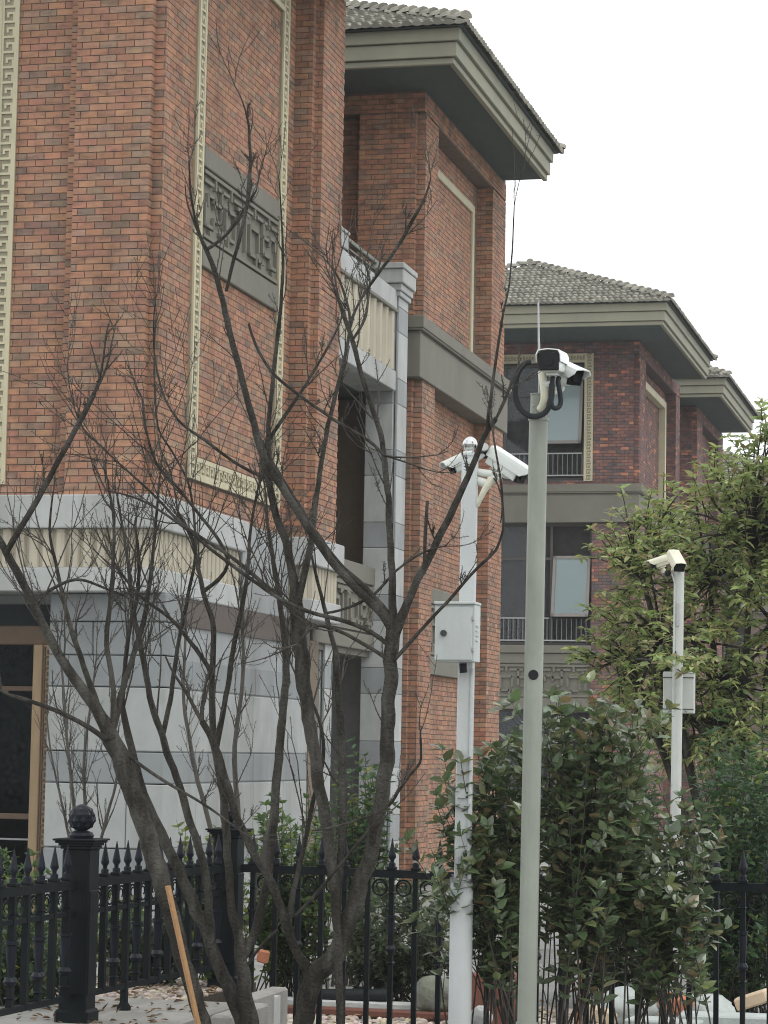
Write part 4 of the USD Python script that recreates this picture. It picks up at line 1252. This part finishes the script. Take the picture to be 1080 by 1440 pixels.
def shrub(name, label, base, tips, rng, mat, leaf, node=.055, whorl=3, start=.25, base_col=(.035, .06, .022), alt=None, palt=.1, want=0, r0=.007, spread=.3, side=2, cat='shrub', group=None, lift=.35, stem_mat='twig', zmin=None):
    """stems rising from the base to the tips, leaves in whorls along their upper parts and on side shoots"""
    base = np.asarray(base, float)
    th = thing(name, label, cat, base, group)
    st = MB(); P, D = [], []
    for t in tips:
        t = np.asarray(t, float)
        b = base + np.r_[rng.normal(0, .15, 2), 0]
        mid = b * .45 + t * .55 + np.r_[rng.normal(0, .05, 2), rng.uniform(0, .12)]
        k = np.linspace(0, 1, 14)[:, None]
        pts = (1 - k) ** 2 * b + 2 * k * (1 - k) * mid + k ** 2 * t
        lines = [(pts, r0, start)]
        ln = np.linalg.norm(t - b)
        for _ in range(side):
            i = int(rng.integers(5, 12)); o = pts[i]
            tg = pts[i + 1] - pts[i]; tg /= np.linalg.norm(tg)
            d = tg + rng.normal(0, .55, 3); d[2] = abs(d[2]) + lift; d /= np.linalg.norm(d)
            l = ln * rng.uniform(.12, .26)
            kk = np.linspace(0, 1, 6)[:, None]
            lines.append((o + d * kk * l + np.array([0, 0, .12 * l]) * kk ** 2, r0 * .55, .15))
        for pp, rr, s0 in lines:
            st.tube(pp, np.linspace(rr, rr * .3, len(pp)), 5, False)
            cum = np.r_[0, np.cumsum(np.linalg.norm(np.diff(pp, axis=0), axis=1))]
            for s in np.arange(cum[-1] * s0, cum[-1] + 1e-6, node):
                s2 = min(s, cum[-1])
                o = np.array([np.interp(s2, cum, pp[:, j]) for j in range(3)])
                j = min(len(pp) - 2, int(np.searchsorted(cum, s2, 'right') - 1)); tg = pp[j + 1] - pp[j]; tg /= np.linalg.norm(tg)
                last = s + node > cum[-1]
                if zmin is not None and o[2] < zmin + rng.uniform(-.12, .42):
                    continue
                m = whorl + (2 if last else 0)
                a0 = rng.uniform(0, 6.28)
                ref = np.cross(tg, [0.3, .2, 1.0]); ref /= np.linalg.norm(ref); bn = np.cross(tg, ref)
                for q in range(m):
                    if rng.random() < .12:
                        continue
                    a = a0 + q * 6.283 / m + rng.normal(0, .25)
                    dd = ref * _c(a) + bn * _s(a) + tg * rng.uniform(.25, .9)
                    P.append(o); D.append(dd)
    put(th, 'stems', st.out(), stem_mat, smooth=True)
    P, D = np.array(P), np.array(D); n = len(P)
    L = rng.uniform(*leaf[0], n); Wd = L * rng.uniform(*leaf[1], n)
    V = leaves(P, D, L, Wd, rng, droop=leaf[2] if len(leaf) > 2 else .15)
    C = tone(rng, n, base_col, spread, alt, palt)
    emit_leaves(th, V, C, mat, want)
    return th


def tips_in(poly, n, Y, dy, rng):
    """n tips spread over an outline of the photograph at depths Y +- dy"""
    from shapely.geometry import Polygon, Point
    pg = Polygon(poly); x0, y0, x1, y1 = pg.bounds; out = []
    while len(out) < n:
        x, y = rng.uniform(x0, x1), rng.uniform(y0, y1)
        if pg.contains(Point(x, y)):
            out.append(at(x, y, Y + rng.uniform(-dy, dy)))
    return out


DARK = (.074, .104, .050); ALT = [(.14, .17, .065), (.17, .18, .08), (.085, .135, .055), (.11, .13, .065), (.15, .12, .06)]
SL = ((.055, .115), (.46, .64), .05)
r = np.random.default_rng(31)
shrub('camellia_shrub', 'glossy dark shrub between the white post and the grey pole', [*at(700, 1440, 14.75)[:2], -.40],
      tips_in([(632, 1110), (660, 1060), (700, 1030), (738, 1050), (742, 1240), (700, 1290), (640, 1255), (600, 1210)], 20, 14.75, .3, r) + [at(690, 1040, 14.7), at(715, 1060, 14.8), at(668, 1050, 14.7), at(625, 1098, 14.6), at(648, 1072, 14.4), at(607, 1195, 14.4), at(615, 1135, 14.5)],
      r, 'leaf_dark', SL, .074, 3, .30, DARK, ALT, .3, want=170, zmin=.22, side=6, spread=.4)
r = np.random.default_rng(32)
shrub('camellia_shrub', 'largest glossy dark shrub directly right of the grey pole', [*at(805, 1440, 15.0)[:2], -.40],
      tips_in([(762, 1010), (790, 965), (830, 985), (870, 990), (898, 1050), (905, 1180), (895, 1290), (770, 1290)], 26, 15.0, .4, r) + [at(845, 1000, 14.9), at(810, 985, 15.1), at(770, 1000, 15.0), at(890, 1030, 15.0), at(865, 1060, 14.8), at(830, 1040, 14.7), at(795, 1050, 14.7), at(782, 972, 14.9), at(835, 990, 14.8), at(868, 995, 14.8), at(890, 1010, 15)],
      r, 'leaf_dark', SL, .080, 3, .28, DARK, ALT, .3, want=230, zmin=.20, side=5, spread=.4)
r = np.random.default_rng(33)
shrub('camellia_shrub', 'glossy dark shrub hiding the fence below the old white pole', [*at(930, 1440, 15.2)[:2], -.40],
      tips_in([(880, 1150), (912, 1150), (928, 1245), (966, 1255), (982, 1190), (1000, 1190), (990, 1290), (900, 1310), (870, 1250)], 22, 15.2, .26, r) + [at(992, 1120, 15.2), at(965, 1130, 15.3)],
      r, 'leaf_dark', SL, .074, 3, .30, DARK, ALT, .3, want=150, zmin=.16, side=6, spread=.4)

# plants behind the fence
SMALL = ((.05, .085), (.42, .6), .1)
def bush(name, label, px, py, Y, poly, n, dy, seed, col, alt, leaf=SMALL, node=.07, base_z=-.42, want=0, mat='leaf_light', palt=.2, whorl=3, start=.3, spread=.3, side=3):
    r = np.random.default_rng(seed)
    b = at(px, py, Y); b[2] = base_z
    return shrub(name, label, b, tips_in(poly, n, Y, dy, r), r, mat, leaf, node, whorl, start, col, alt, palt, want, spread=spread, side=side)


GREEN = (.050, .088, .030); FRESH = [(.12, .16, .045), (.16, .18, .05), (.08, .12, .04)]
bush('green_bush', 'yellow-green bush by the stone wall left of the corner post', 295, 1250, 18.6, [(258, 1150), (300, 1150), (335, 1180), (340, 1260), (255, 1260)], 34, .4, 41, (.10, .135, .035), FRESH)
bush('green_bush', 'mid-green bush by the stone wall between the bare stems', 410, 1250, 19.6, [(345, 1160), (385, 1120), (450, 1120), (470, 1200), (465, 1330), (350, 1330)], 70, .6, 42, GREEN, FRESH)
bush('green_bush', 'taller dark green bush beside the white porch column', 500, 1250, 21.5, [(470, 1090), (510, 1050), (540, 1080), (545, 1230), (470, 1240)], 44, .5, 43, (.040, .075, .032), FRESH)
bush('green_bush', 'low dull green bush behind the ring fence left of the white post', 560, 1330, 19.8, [(470, 1250), (560, 1225), (640, 1225), (650, 1370), (470, 1370)], 80, .7, 44, (.060, .085, .045), [(.13, .15, .09), (.09, .11, .06)], palt=.3)
bush('green_bush', 'dense dark bush at the lower right behind the fence', 1040, 1300, 19.6, [(972, 1090), (1000, 1040), (1080, 1040), (1110, 1100), (1110, 1370), (960, 1370), (966, 1225)], 150, 1.0, 45, (.030, .062, .024), FRESH, palt=.1, want=60)
bush('green_bush', 'dark bush behind the shrubs under the old white pole', 880, 1280, 20.5, [(790, 1080), (900, 1070), (928, 1100), (930, 1215), (965, 1230), (965, 1360), (780, 1360)], 100, .8, 46, (.028, .055, .022), FRESH, palt=.08)
bush('green_bush', 'small green bush behind the left fence run by the window', 25, 1300, 17.5, [(-30, 1195), (30, 1185), (110, 1260), (110, 1390), (-30, 1390)], 44, .5, 47, GREEN, FRESH, base_z=-.02)
bush('green_bush', 'green bush behind the fence run behind the leaning plank', 235, 1300, 18.6, [(140, 1260), (330, 1250), (330, 1370), (140, 1370)], 60, .5, 48, (.045, .075, .03), FRESH, base_z=-.02)

bush('green_bush', 'dense dark bush at the left edge close behind the fence', 20, 1400, 15.0, [(-60, 1300), (20, 1270), (95, 1300), (100, 1420), (-60, 1420)], 60, .35, 49, (.040, .068, .030), FRESH, base_z=-.02, palt=.12)
bush('green_bush', 'dark bush between the lotus post and the leaning trunk behind the fence', 190, 1370, 16.6, [(135, 1290), (250, 1270), (320, 1280), (320, 1370), (140, 1375)], 60, .25, 50, (.042, .070, .030), FRESH, base_z=-.02, palt=.12)

# ---------------- leafy tree at right
def leafy_tree(name, label, base, forks, tips, rng, leaf, col, alt, palt, want, seed):
    th = thing(name, label, 'tree', base)
    tr = MB(); base = np.asarray(base, float)
    fk = [np.asarray(f, float) for f in forks]
    for f in fk:
        mid = base * .5 + f * .5 + np.r_[rng.normal(0, .12, 2), .3]
        k = np.linspace(0, 1, 12)[:, None]
        tr.tube((1 - k) ** 2 * base + 2 * k * (1 - k) * mid + k ** 2 * f, np.linspace(.052, .024, 12), 8)
    put(th, 'trunk', tr.out(), 'bark', smooth=True)
    br = MB(); P, D = [], []
    F = np.array(fk)
    for t in tips:
        t = np.asarray(t, float)
        f = F[np.argmin(np.linalg.norm(F - t, axis=1) + rng.uniform(0, .5, len(F)))]
        k = np.linspace(0, 1, 9)[:, None]
        mid = f * .5 + t * .5 + np.r_[rng.normal(0, .1, 2), rng.uniform(.0, .25)]
        pts = (1 - k) ** 2 * f + 2 * k * (1 - k) * mid + k ** 2 * t
        br.tube(pts, np.linspace(.018, .004, 9), 5, False)
        ends = [(t, pts[-1] - pts[-2])]
        for _ in range(3):
            i = int(rng.integers(4, 8)); d = pts[i + 1] - pts[i]; d = d / np.linalg.norm(d) + rng.normal(0, .6, 3); d /= np.linalg.norm(d)
            e = pts[i] + d * rng.uniform(.15, .38) + [0, 0, .04]
            br.tube([pts[i], pts[i] * .5 + e * .5 + [0, 0, .02], e], [.006, .004, .003], 4, False); ends.append((e, d))
        for e, d in ends:
            d = d / np.linalg.norm(d)
            for s in range(3):
                o = e - d * .075 * s
                m = int(rng.integers(4, 7)) if s == 0 else 3
                a0 = rng.uniform(0, 6.28)
                for q in range(m):
                    a = a0 + q * 6.283 / m + rng.normal(0, .3)
                    P.append(o); D.append(np.array([_c(a), _s(a), rng.uniform(-.45, .6)]) + d * .45)
    put(th, 'branches', br.out(), 'bark', smooth=True)
    P, D = np.array(P), np.array(D); n = len(P)
    L = rng.uniform(*leaf[0], n); Wd = L * rng.uniform(*leaf[1], n)
    V = leaves(P, D, L, Wd, rng, droop=leaf[2])
    cl = meshkit.fbm(P * 1.3, 3, seed)
    C = tone(rng, n, col, .22, alt, palt) * (0.75 + .55 * cl)[:, None]
    emit_leaves(th, V, C, 'leaf_light', want)


r = np.random.default_rng(51)
TY = 24.5
crown = [(1075, 590), (1045, 640), (1000, 655), (960, 690), (925, 720), (890, 735), (850, 770), (862, 830), (845, 880), (820, 905), (812, 925), (830, 960), (850, 990), (880, 1010), (905, 1075), (1000, 1085), (1085, 1100), (1150, 1000), (1170, 760), (1130, 600)]
tb = at(1030, 1300, TY); tb[2] = -.42
tps = tips_in(crown, 345, TY, 1.2, r) + [at(x, y, TY - .3) for x, y in ((836, 905), (822, 925), (858, 775), (1042, 622), (1062, 618), (960, 690), (905, 725), (833, 948), (880, 640 + 75))] + [at(x, y, 21.6) for x, y in ((936, 935), (952, 928), (972, 938), (962, 948), (985, 930), (925, 925))]
leafy_tree('leafy_tree', 'loose light green tree behind the old white pole', tb, [at(x, y, TY + d) for x, y, d in ((1000, 820, .2), (930, 900, -.3), (1060, 760, -.2), (1010, 960, .3), (905, 820, .1), (1090, 880, .2), (950, 1000, .2), (880, 930, -.1))], tps, r, ((.07, .125), (.32, .46), .18), (.20, .255, .095), [(.30, .36, .14), (.36, .38, .17), (.13, .18, .075), (.26, .23, .12)], .45, 300, 5)

# ================================================================== bare trees
TW = np.random.default_rng(77)


def limb(parent, name, pl, Y0, Y1, mat, st, twigs=0, tl=(.25, .8), trng=(.3, 1.0), sides=9, upb=.75, fan=.45):
    """one stem or branch along a line of the photograph at depths Y0 to Y1; its twigs go to st"""
    n = len(pl)
    Ys = np.linspace(Y0, Y1, n)
    P = np.array([at(x, y, Yk) for (x, y, w), Yk in zip(pl, Ys)])
    R = np.array([w / 2 / ppm(p) * (.90 if w > 15 else .84) for (x, y, w), p in zip(pl, P)])
    from scipy.interpolate import PchipInterpolator
    t = np.r_[0, np.cumsum(np.linalg.norm(np.diff(P, axis=0), axis=1))]
    m = max(10, n * 5)
    tt = np.linspace(0, t[-1], m)
    Q = PchipInterpolator(t, P)(tt); Rr = PchipInterpolator(t, R)(tt)
    wob = (meshkit.fbm(Q * 9 + 3, 2, 4) - .5)
    Q = Q + np.c_[wob, meshkit.fbm(Q * 9 + 11, 2, 6) - .5, wob * 0] * Rr[:, None] * .9
    Rr = Rr * (.93 + .22 * meshkit.fbm(Q * 14, 2, 9))
    put(parent, name, MB().tube(Q, Rr, sides).out(), mat, smooth=True)
    for k in range(int(round(twigs * .85))):
        s = TW.uniform(*trng); i = min(m - 2, int(s * (m - 1)))
        tg = Q[i + 1] - Q[i]; tg /= np.linalg.norm(tg)
        side = TW.normal(0, 1, 3); side -= tg * (side @ tg); side /= np.linalg.norm(side)
        d = tg * TW.uniform(.3, .8) + side * TW.uniform(.3, .9) * fan * 2 + np.array([0, 0, upb])
        twig(st, Q[i], d, TW.uniform(*tl), min(Rr[i] * .5, TW.uniform(.0032, .0062)), 0)
    # end twigs
    tg = Q[-1] - Q[-3]
    if twigs and Rr[-1] < .02:
        for _ in range(2):
            twig(st, Q[-1], tg / np.linalg.norm(tg) + TW.normal(0, .35, 3) + [0, 0, .3], TW.uniform(.2, .5), Rr[-1] * .7, 0)
    return P


def twig(st, o, d, L, r, depth):
    d = np.asarray(d, float); d /= np.linalg.norm(d)
    n = 7
    pts = [np.asarray(o, float)]
    step = L / (n - 1)
    for i in range(n - 1):
        d = d + TW.normal(0, .10, 3) + [0, 0, .085]; d /= np.linalg.norm(d)
        pts.append(pts[-1] + d * step)
    pts = np.array(pts)
    rr = np.linspace(r, max(r * .4, .0015), n)
    st.tube(pts, rr, 4, False)
    # buds and spurs
    for i in range(1, n):
        for _ in range(2):
            f = TW.uniform(0, 1); q = pts[i - 1] * (1 - f) + pts[i] * f
            sd = TW.normal(0, 1, 3) + [0, 0, .6]; sd /= np.linalg.norm(sd)
            st.tube([q, q + sd * TW.uniform(.008, .022)], [rr[i] * .9, rr[i] * .35], 3, False)
    if depth < 2:
        for _ in range(TW.integers(1, 4) if depth == 0 else TW.integers(0, 2)):
            i = int(TW.integers(1, n - 1))
            tg = pts[i + 1] - pts[i]; tg /= np.linalg.norm(tg)
            sd = TW.normal(0, 1, 3); sd -= tg * (sd @ tg); sd /= np.linalg.norm(sd)
            twig(st, pts[i], tg * .8 + sd * TW.uniform(.35, .8), L * TW.uniform(.3, .6), rr[i] * .75, depth + 1)


def bare_tree(label, base, limbs, mat='bark', name='bare_tree'):
    th = thing(name, label, 'tree', base)
    st = MB()
    for l in limbs:
        nm, pl, Y0, Y1, tw, *o = l
        limb(th, nm, pl, Y0, Y1, mat, st, tw, **(o[0] if o else {}))
    if st.v:
        put(th, 'twigs', st.out(), 'twig', smooth=True, kind='stuff')
    return th


low = dict(tl=(.25, .85), upb=.55, fan=.72)
bare_tree('bare tree at left, its dark trunk leaning over the brown plank', at(290, 1470, 13.75), [
    ('trunk', [(296, 1480, 22), (290, 1452, 23), (268, 1385, 24), (246, 1310, 26), (222, 1225, 28), (196, 1140, 29), (172, 1075, 29), (153, 1030, 26)], 13.75, 13.55, 3, dict(trng=(.55, .95), tl=(.2, .5))),
    ('branch', [(157, 1040, 24), (138, 1000, 19), (118, 973, 17), (80, 915, 15), (48, 852, 14), (22, 800, 13), (9, 776, 12), (-15, 735, 11), (-40, 690, 9)], 13.55, 13.2, 13, low),
    ('branch', [(9, 778, 10), (30, 742, 10), (75, 662, 9.5), (110, 597, 9), (133, 553, 8.5)], 13.28, 13.05, 5, dict(tl=(.12, .35), trng=(.2, 1))),
    ('branch', [(150, 1040, 9), (105, 1012, 8), (60, 992, 7), (15, 978, 6)], 13.5, 13.3, 1, dict(tl=(.15, .3))),
    ('branch', [(155, 1035, 17), (168, 985, 11), (185, 930, 9), (205, 860, 8), (215, 780, 6), (222, 700, 4), (228, 640, 3)], 13.55, 13.75, 12, low),
    ('branch', [(153, 1036, 15), (135, 985, 10), (115, 930, 9), (98, 880, 8), (80, 800, 6), (70, 740, 4), (75, 690, 3)], 13.55, 13.9, 12, low),
    ('branch', [(158, 1032, 12), (160, 980, 9), (150, 900, 8), (158, 820, 7), (160, 740, 5), (150, 670, 3)], 13.55, 13.4, 12, low),
    ('branch', [(48, 852, 8), (70, 830, 6), (110, 815, 5), (150, 828, 4), (200, 850, 3)], 13.38, 13.6, 5, low),
    ('branch', [(165, 1052, 6), (226, 1095, 5), (300, 1140, 4), (334, 1166, 3)], 13.55, 13.75, 1, dict(tl=(.1, .2))),
])
bare_tree('bare tree with several thin stems right behind the brown plank', at(348, 1475, 13.95), [
    ('trunk', [(349, 1480, 25), (345, 1450, 24), (322, 1395, 22), (297, 1330, 20), (268, 1262, 18), (238, 1195, 17), (212, 1140, 15), (196, 1095, 13), (182, 1040, 12), (172, 985, 9), (180, 900, 7), (195, 820, 6), (190, 740, 4)], 13.95, 14.1, 12, dict(trng=(.55, 1), tl=(.3, .7), upb=.8)),
    ('stem', [(297, 1335, 15), (295, 1285, 13), (288, 1225, 13), (268, 1160, 13), (248, 1095, 12), (228, 1035, 11), (212, 985, 10), (200, 920, 9), (186, 850, 7), (178, 780, 5), (165, 700, 4)], 13.97, 14.3, 14, dict(trng=(.5, 1), tl=(.3, .8), upb=.8)),
    ('branch', [(228, 1035, 9), (240, 980, 8), (248, 920, 7), (262, 850, 6), (275, 770, 5), (268, 690, 4), (245, 640, 3.5), (222, 600, 3), (217, 500, 2.5), (220, 440, 2)], 14.18, 14.0, 12, low),
    ('stem', [(356, 1470, 26), (352, 1440, 26), (345, 1400, 24), (338, 1340, 18), (324, 1262, 13), (318, 1180, 13), (312, 1100, 14), (302, 1050, 13), (298, 1000, 11), (299, 940, 10), (300, 890, 9), (285, 830, 8), (270, 760, 6), (250, 720, 5)], 13.95, 13.8, 14, dict(trng=(.55, 1), tl=(.3, .8), upb=.8)),
    ('stem', [(342, 1345, 16), (368, 1275, 14), (380, 1205, 13), (386, 1130, 14), (394, 1045, 14), (402, 950, 12), (398, 880, 10), (388, 810, 8), (376, 740, 6)], 13.95, 14.2, 12, dict(trng=(.55, 1), tl=(.3, .7), upb=.8)),
    ('branch', [(304, 1052, 10), (316, 990, 9), (330, 900, 8), (345, 830, 7), (352, 750, 5), (362, 690, 4)], 13.86, 13.6, 12, low),
    ('branch', [(300, 950, 8), (270, 905, 7), (240, 870, 6), (200, 840, 5), (160, 790, 4)], 13.84, 13.65, 8, low),
    ('branch', [(350, 1355, 6), (368, 1330, 5), (390, 1308, 5)], 13.93, 13.7, 0),
    ('branch', [(288, 830, 7), (320, 790, 6), (262, 700, 5), (215, 640, 4), (200, 560, 3)], 13.82, 13.5, 7, low),
])
hi = dict(tl=(.15, .45), upb=.55, fan=.5, trng=(.3, 1))
hi2 = dict(tl=(.15, .5), upb=.6, fan=.55, trng=(.25, 1))
bare_tree('large bare tree in the middle whose forks cross the brick facade', at(420, 1475, 14.05), [
    ('trunk', [(414, 1490, 29), (420, 1455, 30), (440, 1380, 32), (470, 1345, 31), (488, 1298, 28), (506, 1248, 25), (522, 1195, 23), (535, 1130, 23), (542, 1070, 23), (546, 1005, 22), (550, 945, 22), (553, 885, 23)], 14.05, 13.7, 2, dict(trng=(.5, .9), tl=(.15, .4), upb=.3)),
    ('stem', [(480, 1490, 13), (478, 1440, 13), (477, 1380, 13), (474, 1300, 15), (470, 1240, 18), (463, 1190, 17), (452, 1120, 18), (440, 1050, 19), (430, 985, 21), (424, 930, 24), (418, 868, 22), (411, 805, 14), (400, 755, 13), (387, 722, 12), (378, 680, 12), (370, 640, 12)], 13.9, 13.75, 8, dict(trng=(.55, .98), tl=(.2, .6))),
    ('stem', [(474, 1260, 12), (480, 1200, 12), (482, 1120, 13), (480, 1040, 13), (476, 980, 11), (474, 930, 9), (462, 880, 8), (450, 830, 6), (438, 780, 4)], 13.88, 14.1, 6, low),
    ('stem', [(440, 1378, 22), (425, 1350, 16), (414, 1332, 14), (404, 1305, 15), (390, 1262, 14), (375, 1230, 14), (358, 1200, 14), (343, 1170, 13), (330, 1140, 13), (316, 1090, 12), (300, 1045, 12), (284, 1014, 11)], 14.0, 13.75, 5, dict(trng=(.4, .95), tl=(.2, .6))),
    ('stem', [(404, 1308, 11), (413, 1255, 9), (425, 1200, 8), (440, 1130, 7), (455, 1060, 6), (440, 990, 5)], 13.95, 14.2, 5, low),
    ('branch', [(553, 890, 16), (552, 830, 12), (549, 760, 11), (545, 690, 10), (535, 610, 9), (520, 565, 8.5), (505, 515, 8), (495, 478, 8), (482, 440, 7), (474, 410, 4), (470, 385, 3)], 13.7, 13.55, 14, hi2),
    ('branch', [(490, 462, 5), (505, 425, 4.5), (530, 388, 5), (560, 345, 6), (580, 310, 6), (594, 285, 4), (606, 250, 2)], 13.56, 13.4, 6, dict(tl=(.08, .3), upb=.5)),
    ('branch', [(495, 478, 5), (515, 440, 4.5), (520, 400, 4), (512, 370, 3)], 13.56, 13.7, 6, hi),
    ('branch', [(556, 888, 18), (580, 832, 13), (620, 752, 12), (660, 665, 10), (684, 608, 9), (697, 590, 8)], 13.7, 13.35, 3, dict(tl=(.1, .25), trng=(.3, .9))),
    ('branch', [(684, 610, 7), (690, 560, 5.5), (697, 510, 5), (705, 455, 4), (716, 400, 3), (721, 340, 2.5), (723, 290, 2)], 13.38, 13.25, 4, dict(tl=(.05, .18), upb=.4)),
    ('branch', [(597, 800, 6), (598, 760, 6), (601, 704, 5.5)], 13.55, 13.5, 0),
    ('branch', [(555, 928, 7), (590, 888, 6), (630, 845, 5.5), (670, 800, 5), (700, 768, 4.5), (708, 735, 4), (706, 695, 4), (700, 650, 3.5), (694, 615, 3)], 13.7, 13.3, 5, dict(tl=(.08, .25), upb=.5)),
    ('branch', [(460, 862, 4), (520, 840, 5), (560, 800, 4), (600, 775, 3.5), (625, 768, 2.5)], 13.8, 13.5, 2, dict(tl=(.1, .2))),
    ('branch', [(549, 880, 16), (525, 850, 14), (500, 828, 13), (450, 765, 13), (400, 690, 13), (370, 640, 13), (355, 590, 11), (340, 530, 10.5), (328, 485, 10), (310, 410, 9), (296, 365, 8), (284, 340, 7)], 13.7, 13.45, 8, hi),
    ('branch', [(549, 872, 14), (520, 835, 12), (480, 798, 12), (440, 745, 11), (415, 705, 11), (392, 668, 10), (378, 640, 9), (378, 600, 8), (384, 530, 7), (394, 440, 6), (398, 380, 5), (396, 310, 3), (392, 250, 2)], 13.7, 13.8, 12, hi2),
    ('branch', [(284, 340, 6), (274, 305, 4.5), (268, 270, 3.5), (266, 225, 2.5)], 13.45, 13.35, 5, dict(tl=(.06, .22), upb=.4)),
    ('branch', [(292, 350, 6), (318, 330, 5), (340, 300, 4), (360, 268, 3)], 13.45, 13.55, 6, dict(tl=(.08, .25))),
    ('branch', [(318, 410, 5), (330, 360, 6), (345, 300, 6), (350, 262, 7), (352, 225, 5), (350, 180, 4), (345, 155, 3), (330, 120, 2)], 13.48, 13.4, 10, dict(tl=(.06, .22), upb=.6)),
    ('branch', [(350, 455, 4), (380, 520, 5), (420, 555, 5), (470, 590, 5), (525, 625, 5), (540, 640, 5)], 13.5, 13.6, 3, dict(tl=(.1, .3))),
    ('branch', [(420, 850, 12), (430, 795, 11), (437, 763, 10), (445, 700, 9), (454, 640, 8), (468, 570, 7), (484, 505, 6), (492, 460, 5), (480, 400, 4), (462, 370, 3)], 13.78, 13.95, 13, hi2),
    ('branch', [(365, 640, 7), (400, 585, 6), (430, 540, 5), (460, 490, 4), (478, 455, 3)], 13.75, 13.9, 5, hi),
    ('branch', [(552, 912, 8), (520, 888, 7.5), (480, 872, 7), (440, 862, 6.5), (400, 845, 6), (350, 812, 6), (300, 775, 5), (250, 735, 4.5), (190, 700, 3.5), (150, 690, 3)], 13.7, 13.3, 12, low),
    ('branch', [(550, 930, 7), (510, 905, 6), (470, 885, 5.5), (450, 880, 5), (420, 905, 4)], 13.7, 13.5, 3, low),
    ('branch', [(412, 860, 8), (370, 820, 7), (320, 780, 6), (260, 740, 5), (210, 690, 4), (150, 635, 3), (110, 590, 2.5), (95, 510, 2)], 13.77, 13.5, 10, low),
    ('branch', [(372, 672, 6), (330, 650, 5), (290, 620, 5), (250, 590, 4), (225, 540, 3.5), (216, 480, 3), (218, 430, 2)], 13.75, 13.6, 6, hi),
    ('branch', [(415, 1288, 6), (440, 1262, 6), (462, 1236, 5), (500, 1190, 5), (520, 1165, 4)], 13.9, 13.6, 1, dict(tl=(.1, .2))),
    ('branch', [(440, 1168, 3), (507, 1152, 4.5), (547, 1132, 5), (560, 1113, 5), (574, 1093, 4.5), (592, 1066, 4), (591, 1030, 3)], 13.75, 13.5, 2, dict(tl=(.1, .25))),
])
r_left = np.random.default_rng(71)
grey = dict(tl=(.2, .6), upb=.9, fan=.4)
bare_tree('thin bare sapling clump against the stone wall behind the lotus post', at(112, 1260, 19.5), [
    ('stem', [(116, 1260, 7), (104, 1130, 6), (96, 1060, 5), (90, 980, 4), (84, 900, 3)], 19.5, 19.6, 14, grey),
    ('stem', [(116, 1260, 7), (120, 1150, 6), (118, 1080, 5), (126, 1000, 4), (135, 930, 3)], 19.5, 19.4, 14, grey),
    ('stem', [(118, 1260, 6), (150, 1150, 5), (165, 1080, 4), (160, 1010, 3)], 19.5, 19.3, 10, grey),
    ('stem', [(114, 1260, 6), (85, 1120, 4), (72, 1060, 3), (66, 1010, 3)], 19.5, 19.7, 10, grey)], 'bark_light', 'bare_sapling')
bare_tree('pale grey bare sapling clump behind the corner fence post', at(330, 1290, 18.8), [
    ('stem', [(322, 1300, 9), (300, 1180, 8), (270, 1060, 7), (258, 960, 5), (262, 860, 4)], 18.8, 18.9, 16, grey),
    ('stem', [(330, 1300, 10), (336, 1180, 9), (330, 1060, 8), (342, 940, 6), (338, 840, 4)], 18.8, 18.7, 16, grey),
    ('stem', [(345, 1300, 10), (372, 1200, 10), (392, 1080, 9), (398, 980, 9), (410, 880, 6), (420, 800, 4)], 18.8, 18.6, 12, grey)], 'bark_light', 'bare_sapling')
# brown plank propping the trunk
p0, p1 = at(281, 1452, 13.6), at(236, 1246, 13.45)
r_, d_, u_ = frame_of(p1 - p0)
w, h = .017, .010
v = np.array([p + r_ * a * w + u_ * b * h for p in (p0, p1) for a, b in ((-1, -1), (1, -1), (1, 1), (-1, 1))])
hp = hull(v)
top_mesh('plank', hp, 'plank', 'brown wooden plank leaning against the left bare trunk', 'plank')

# dry leaves on the kerb and the ground behind the fence
r = np.random.default_rng(90)
n = 420
lp = np.where(r.random(n)[:, None] < .45, np.c_[r.uniform(-6.0, -4.8, n), r.uniform(13.9, 16.4, n), np.full(n, .006)], np.c_[r.uniform(-5.0, -1.2, n), r.uniform(17.4, 20.5, n), np.full(n, -.395)])
lv = leaves(lp, np.c_[r.normal(size=(n, 2)), r.uniform(-.05, .25, n)], r.uniform(.03, .075, n), r.uniform(.015, .03, n), r, fold=.6, droop=-.1)
lv[:, :, 2] = np.maximum(lv[:, :, 2], lp[:, None, 2])
top_mesh('leaf_litter', (lv.reshape(-1, 3), np.vstack([LF + 8 * k for k in range(n)])), 'dry_leaf', 'dry brown leaves scattered on the kerb and ground', None, None, 'stuff', tint=np.repeat(r.uniform(.5, 1.6, (n, 1)) * [1, 1, 1], 8, 0))

# ================================================================== air
HAZE = usdkit.material(stage, '/World/Looks/air', {'v': ('principled_volume', {'color': (.93, .95, .97), 'density': .0004, 'anisotropy': .1})}, [], volume='v.volume')
MAT['air'] = HAZE
top_mesh('haze', MB().box(-420, 420, -80, 720, -1.45, 15.6).out(), 'air', kind='stuff')
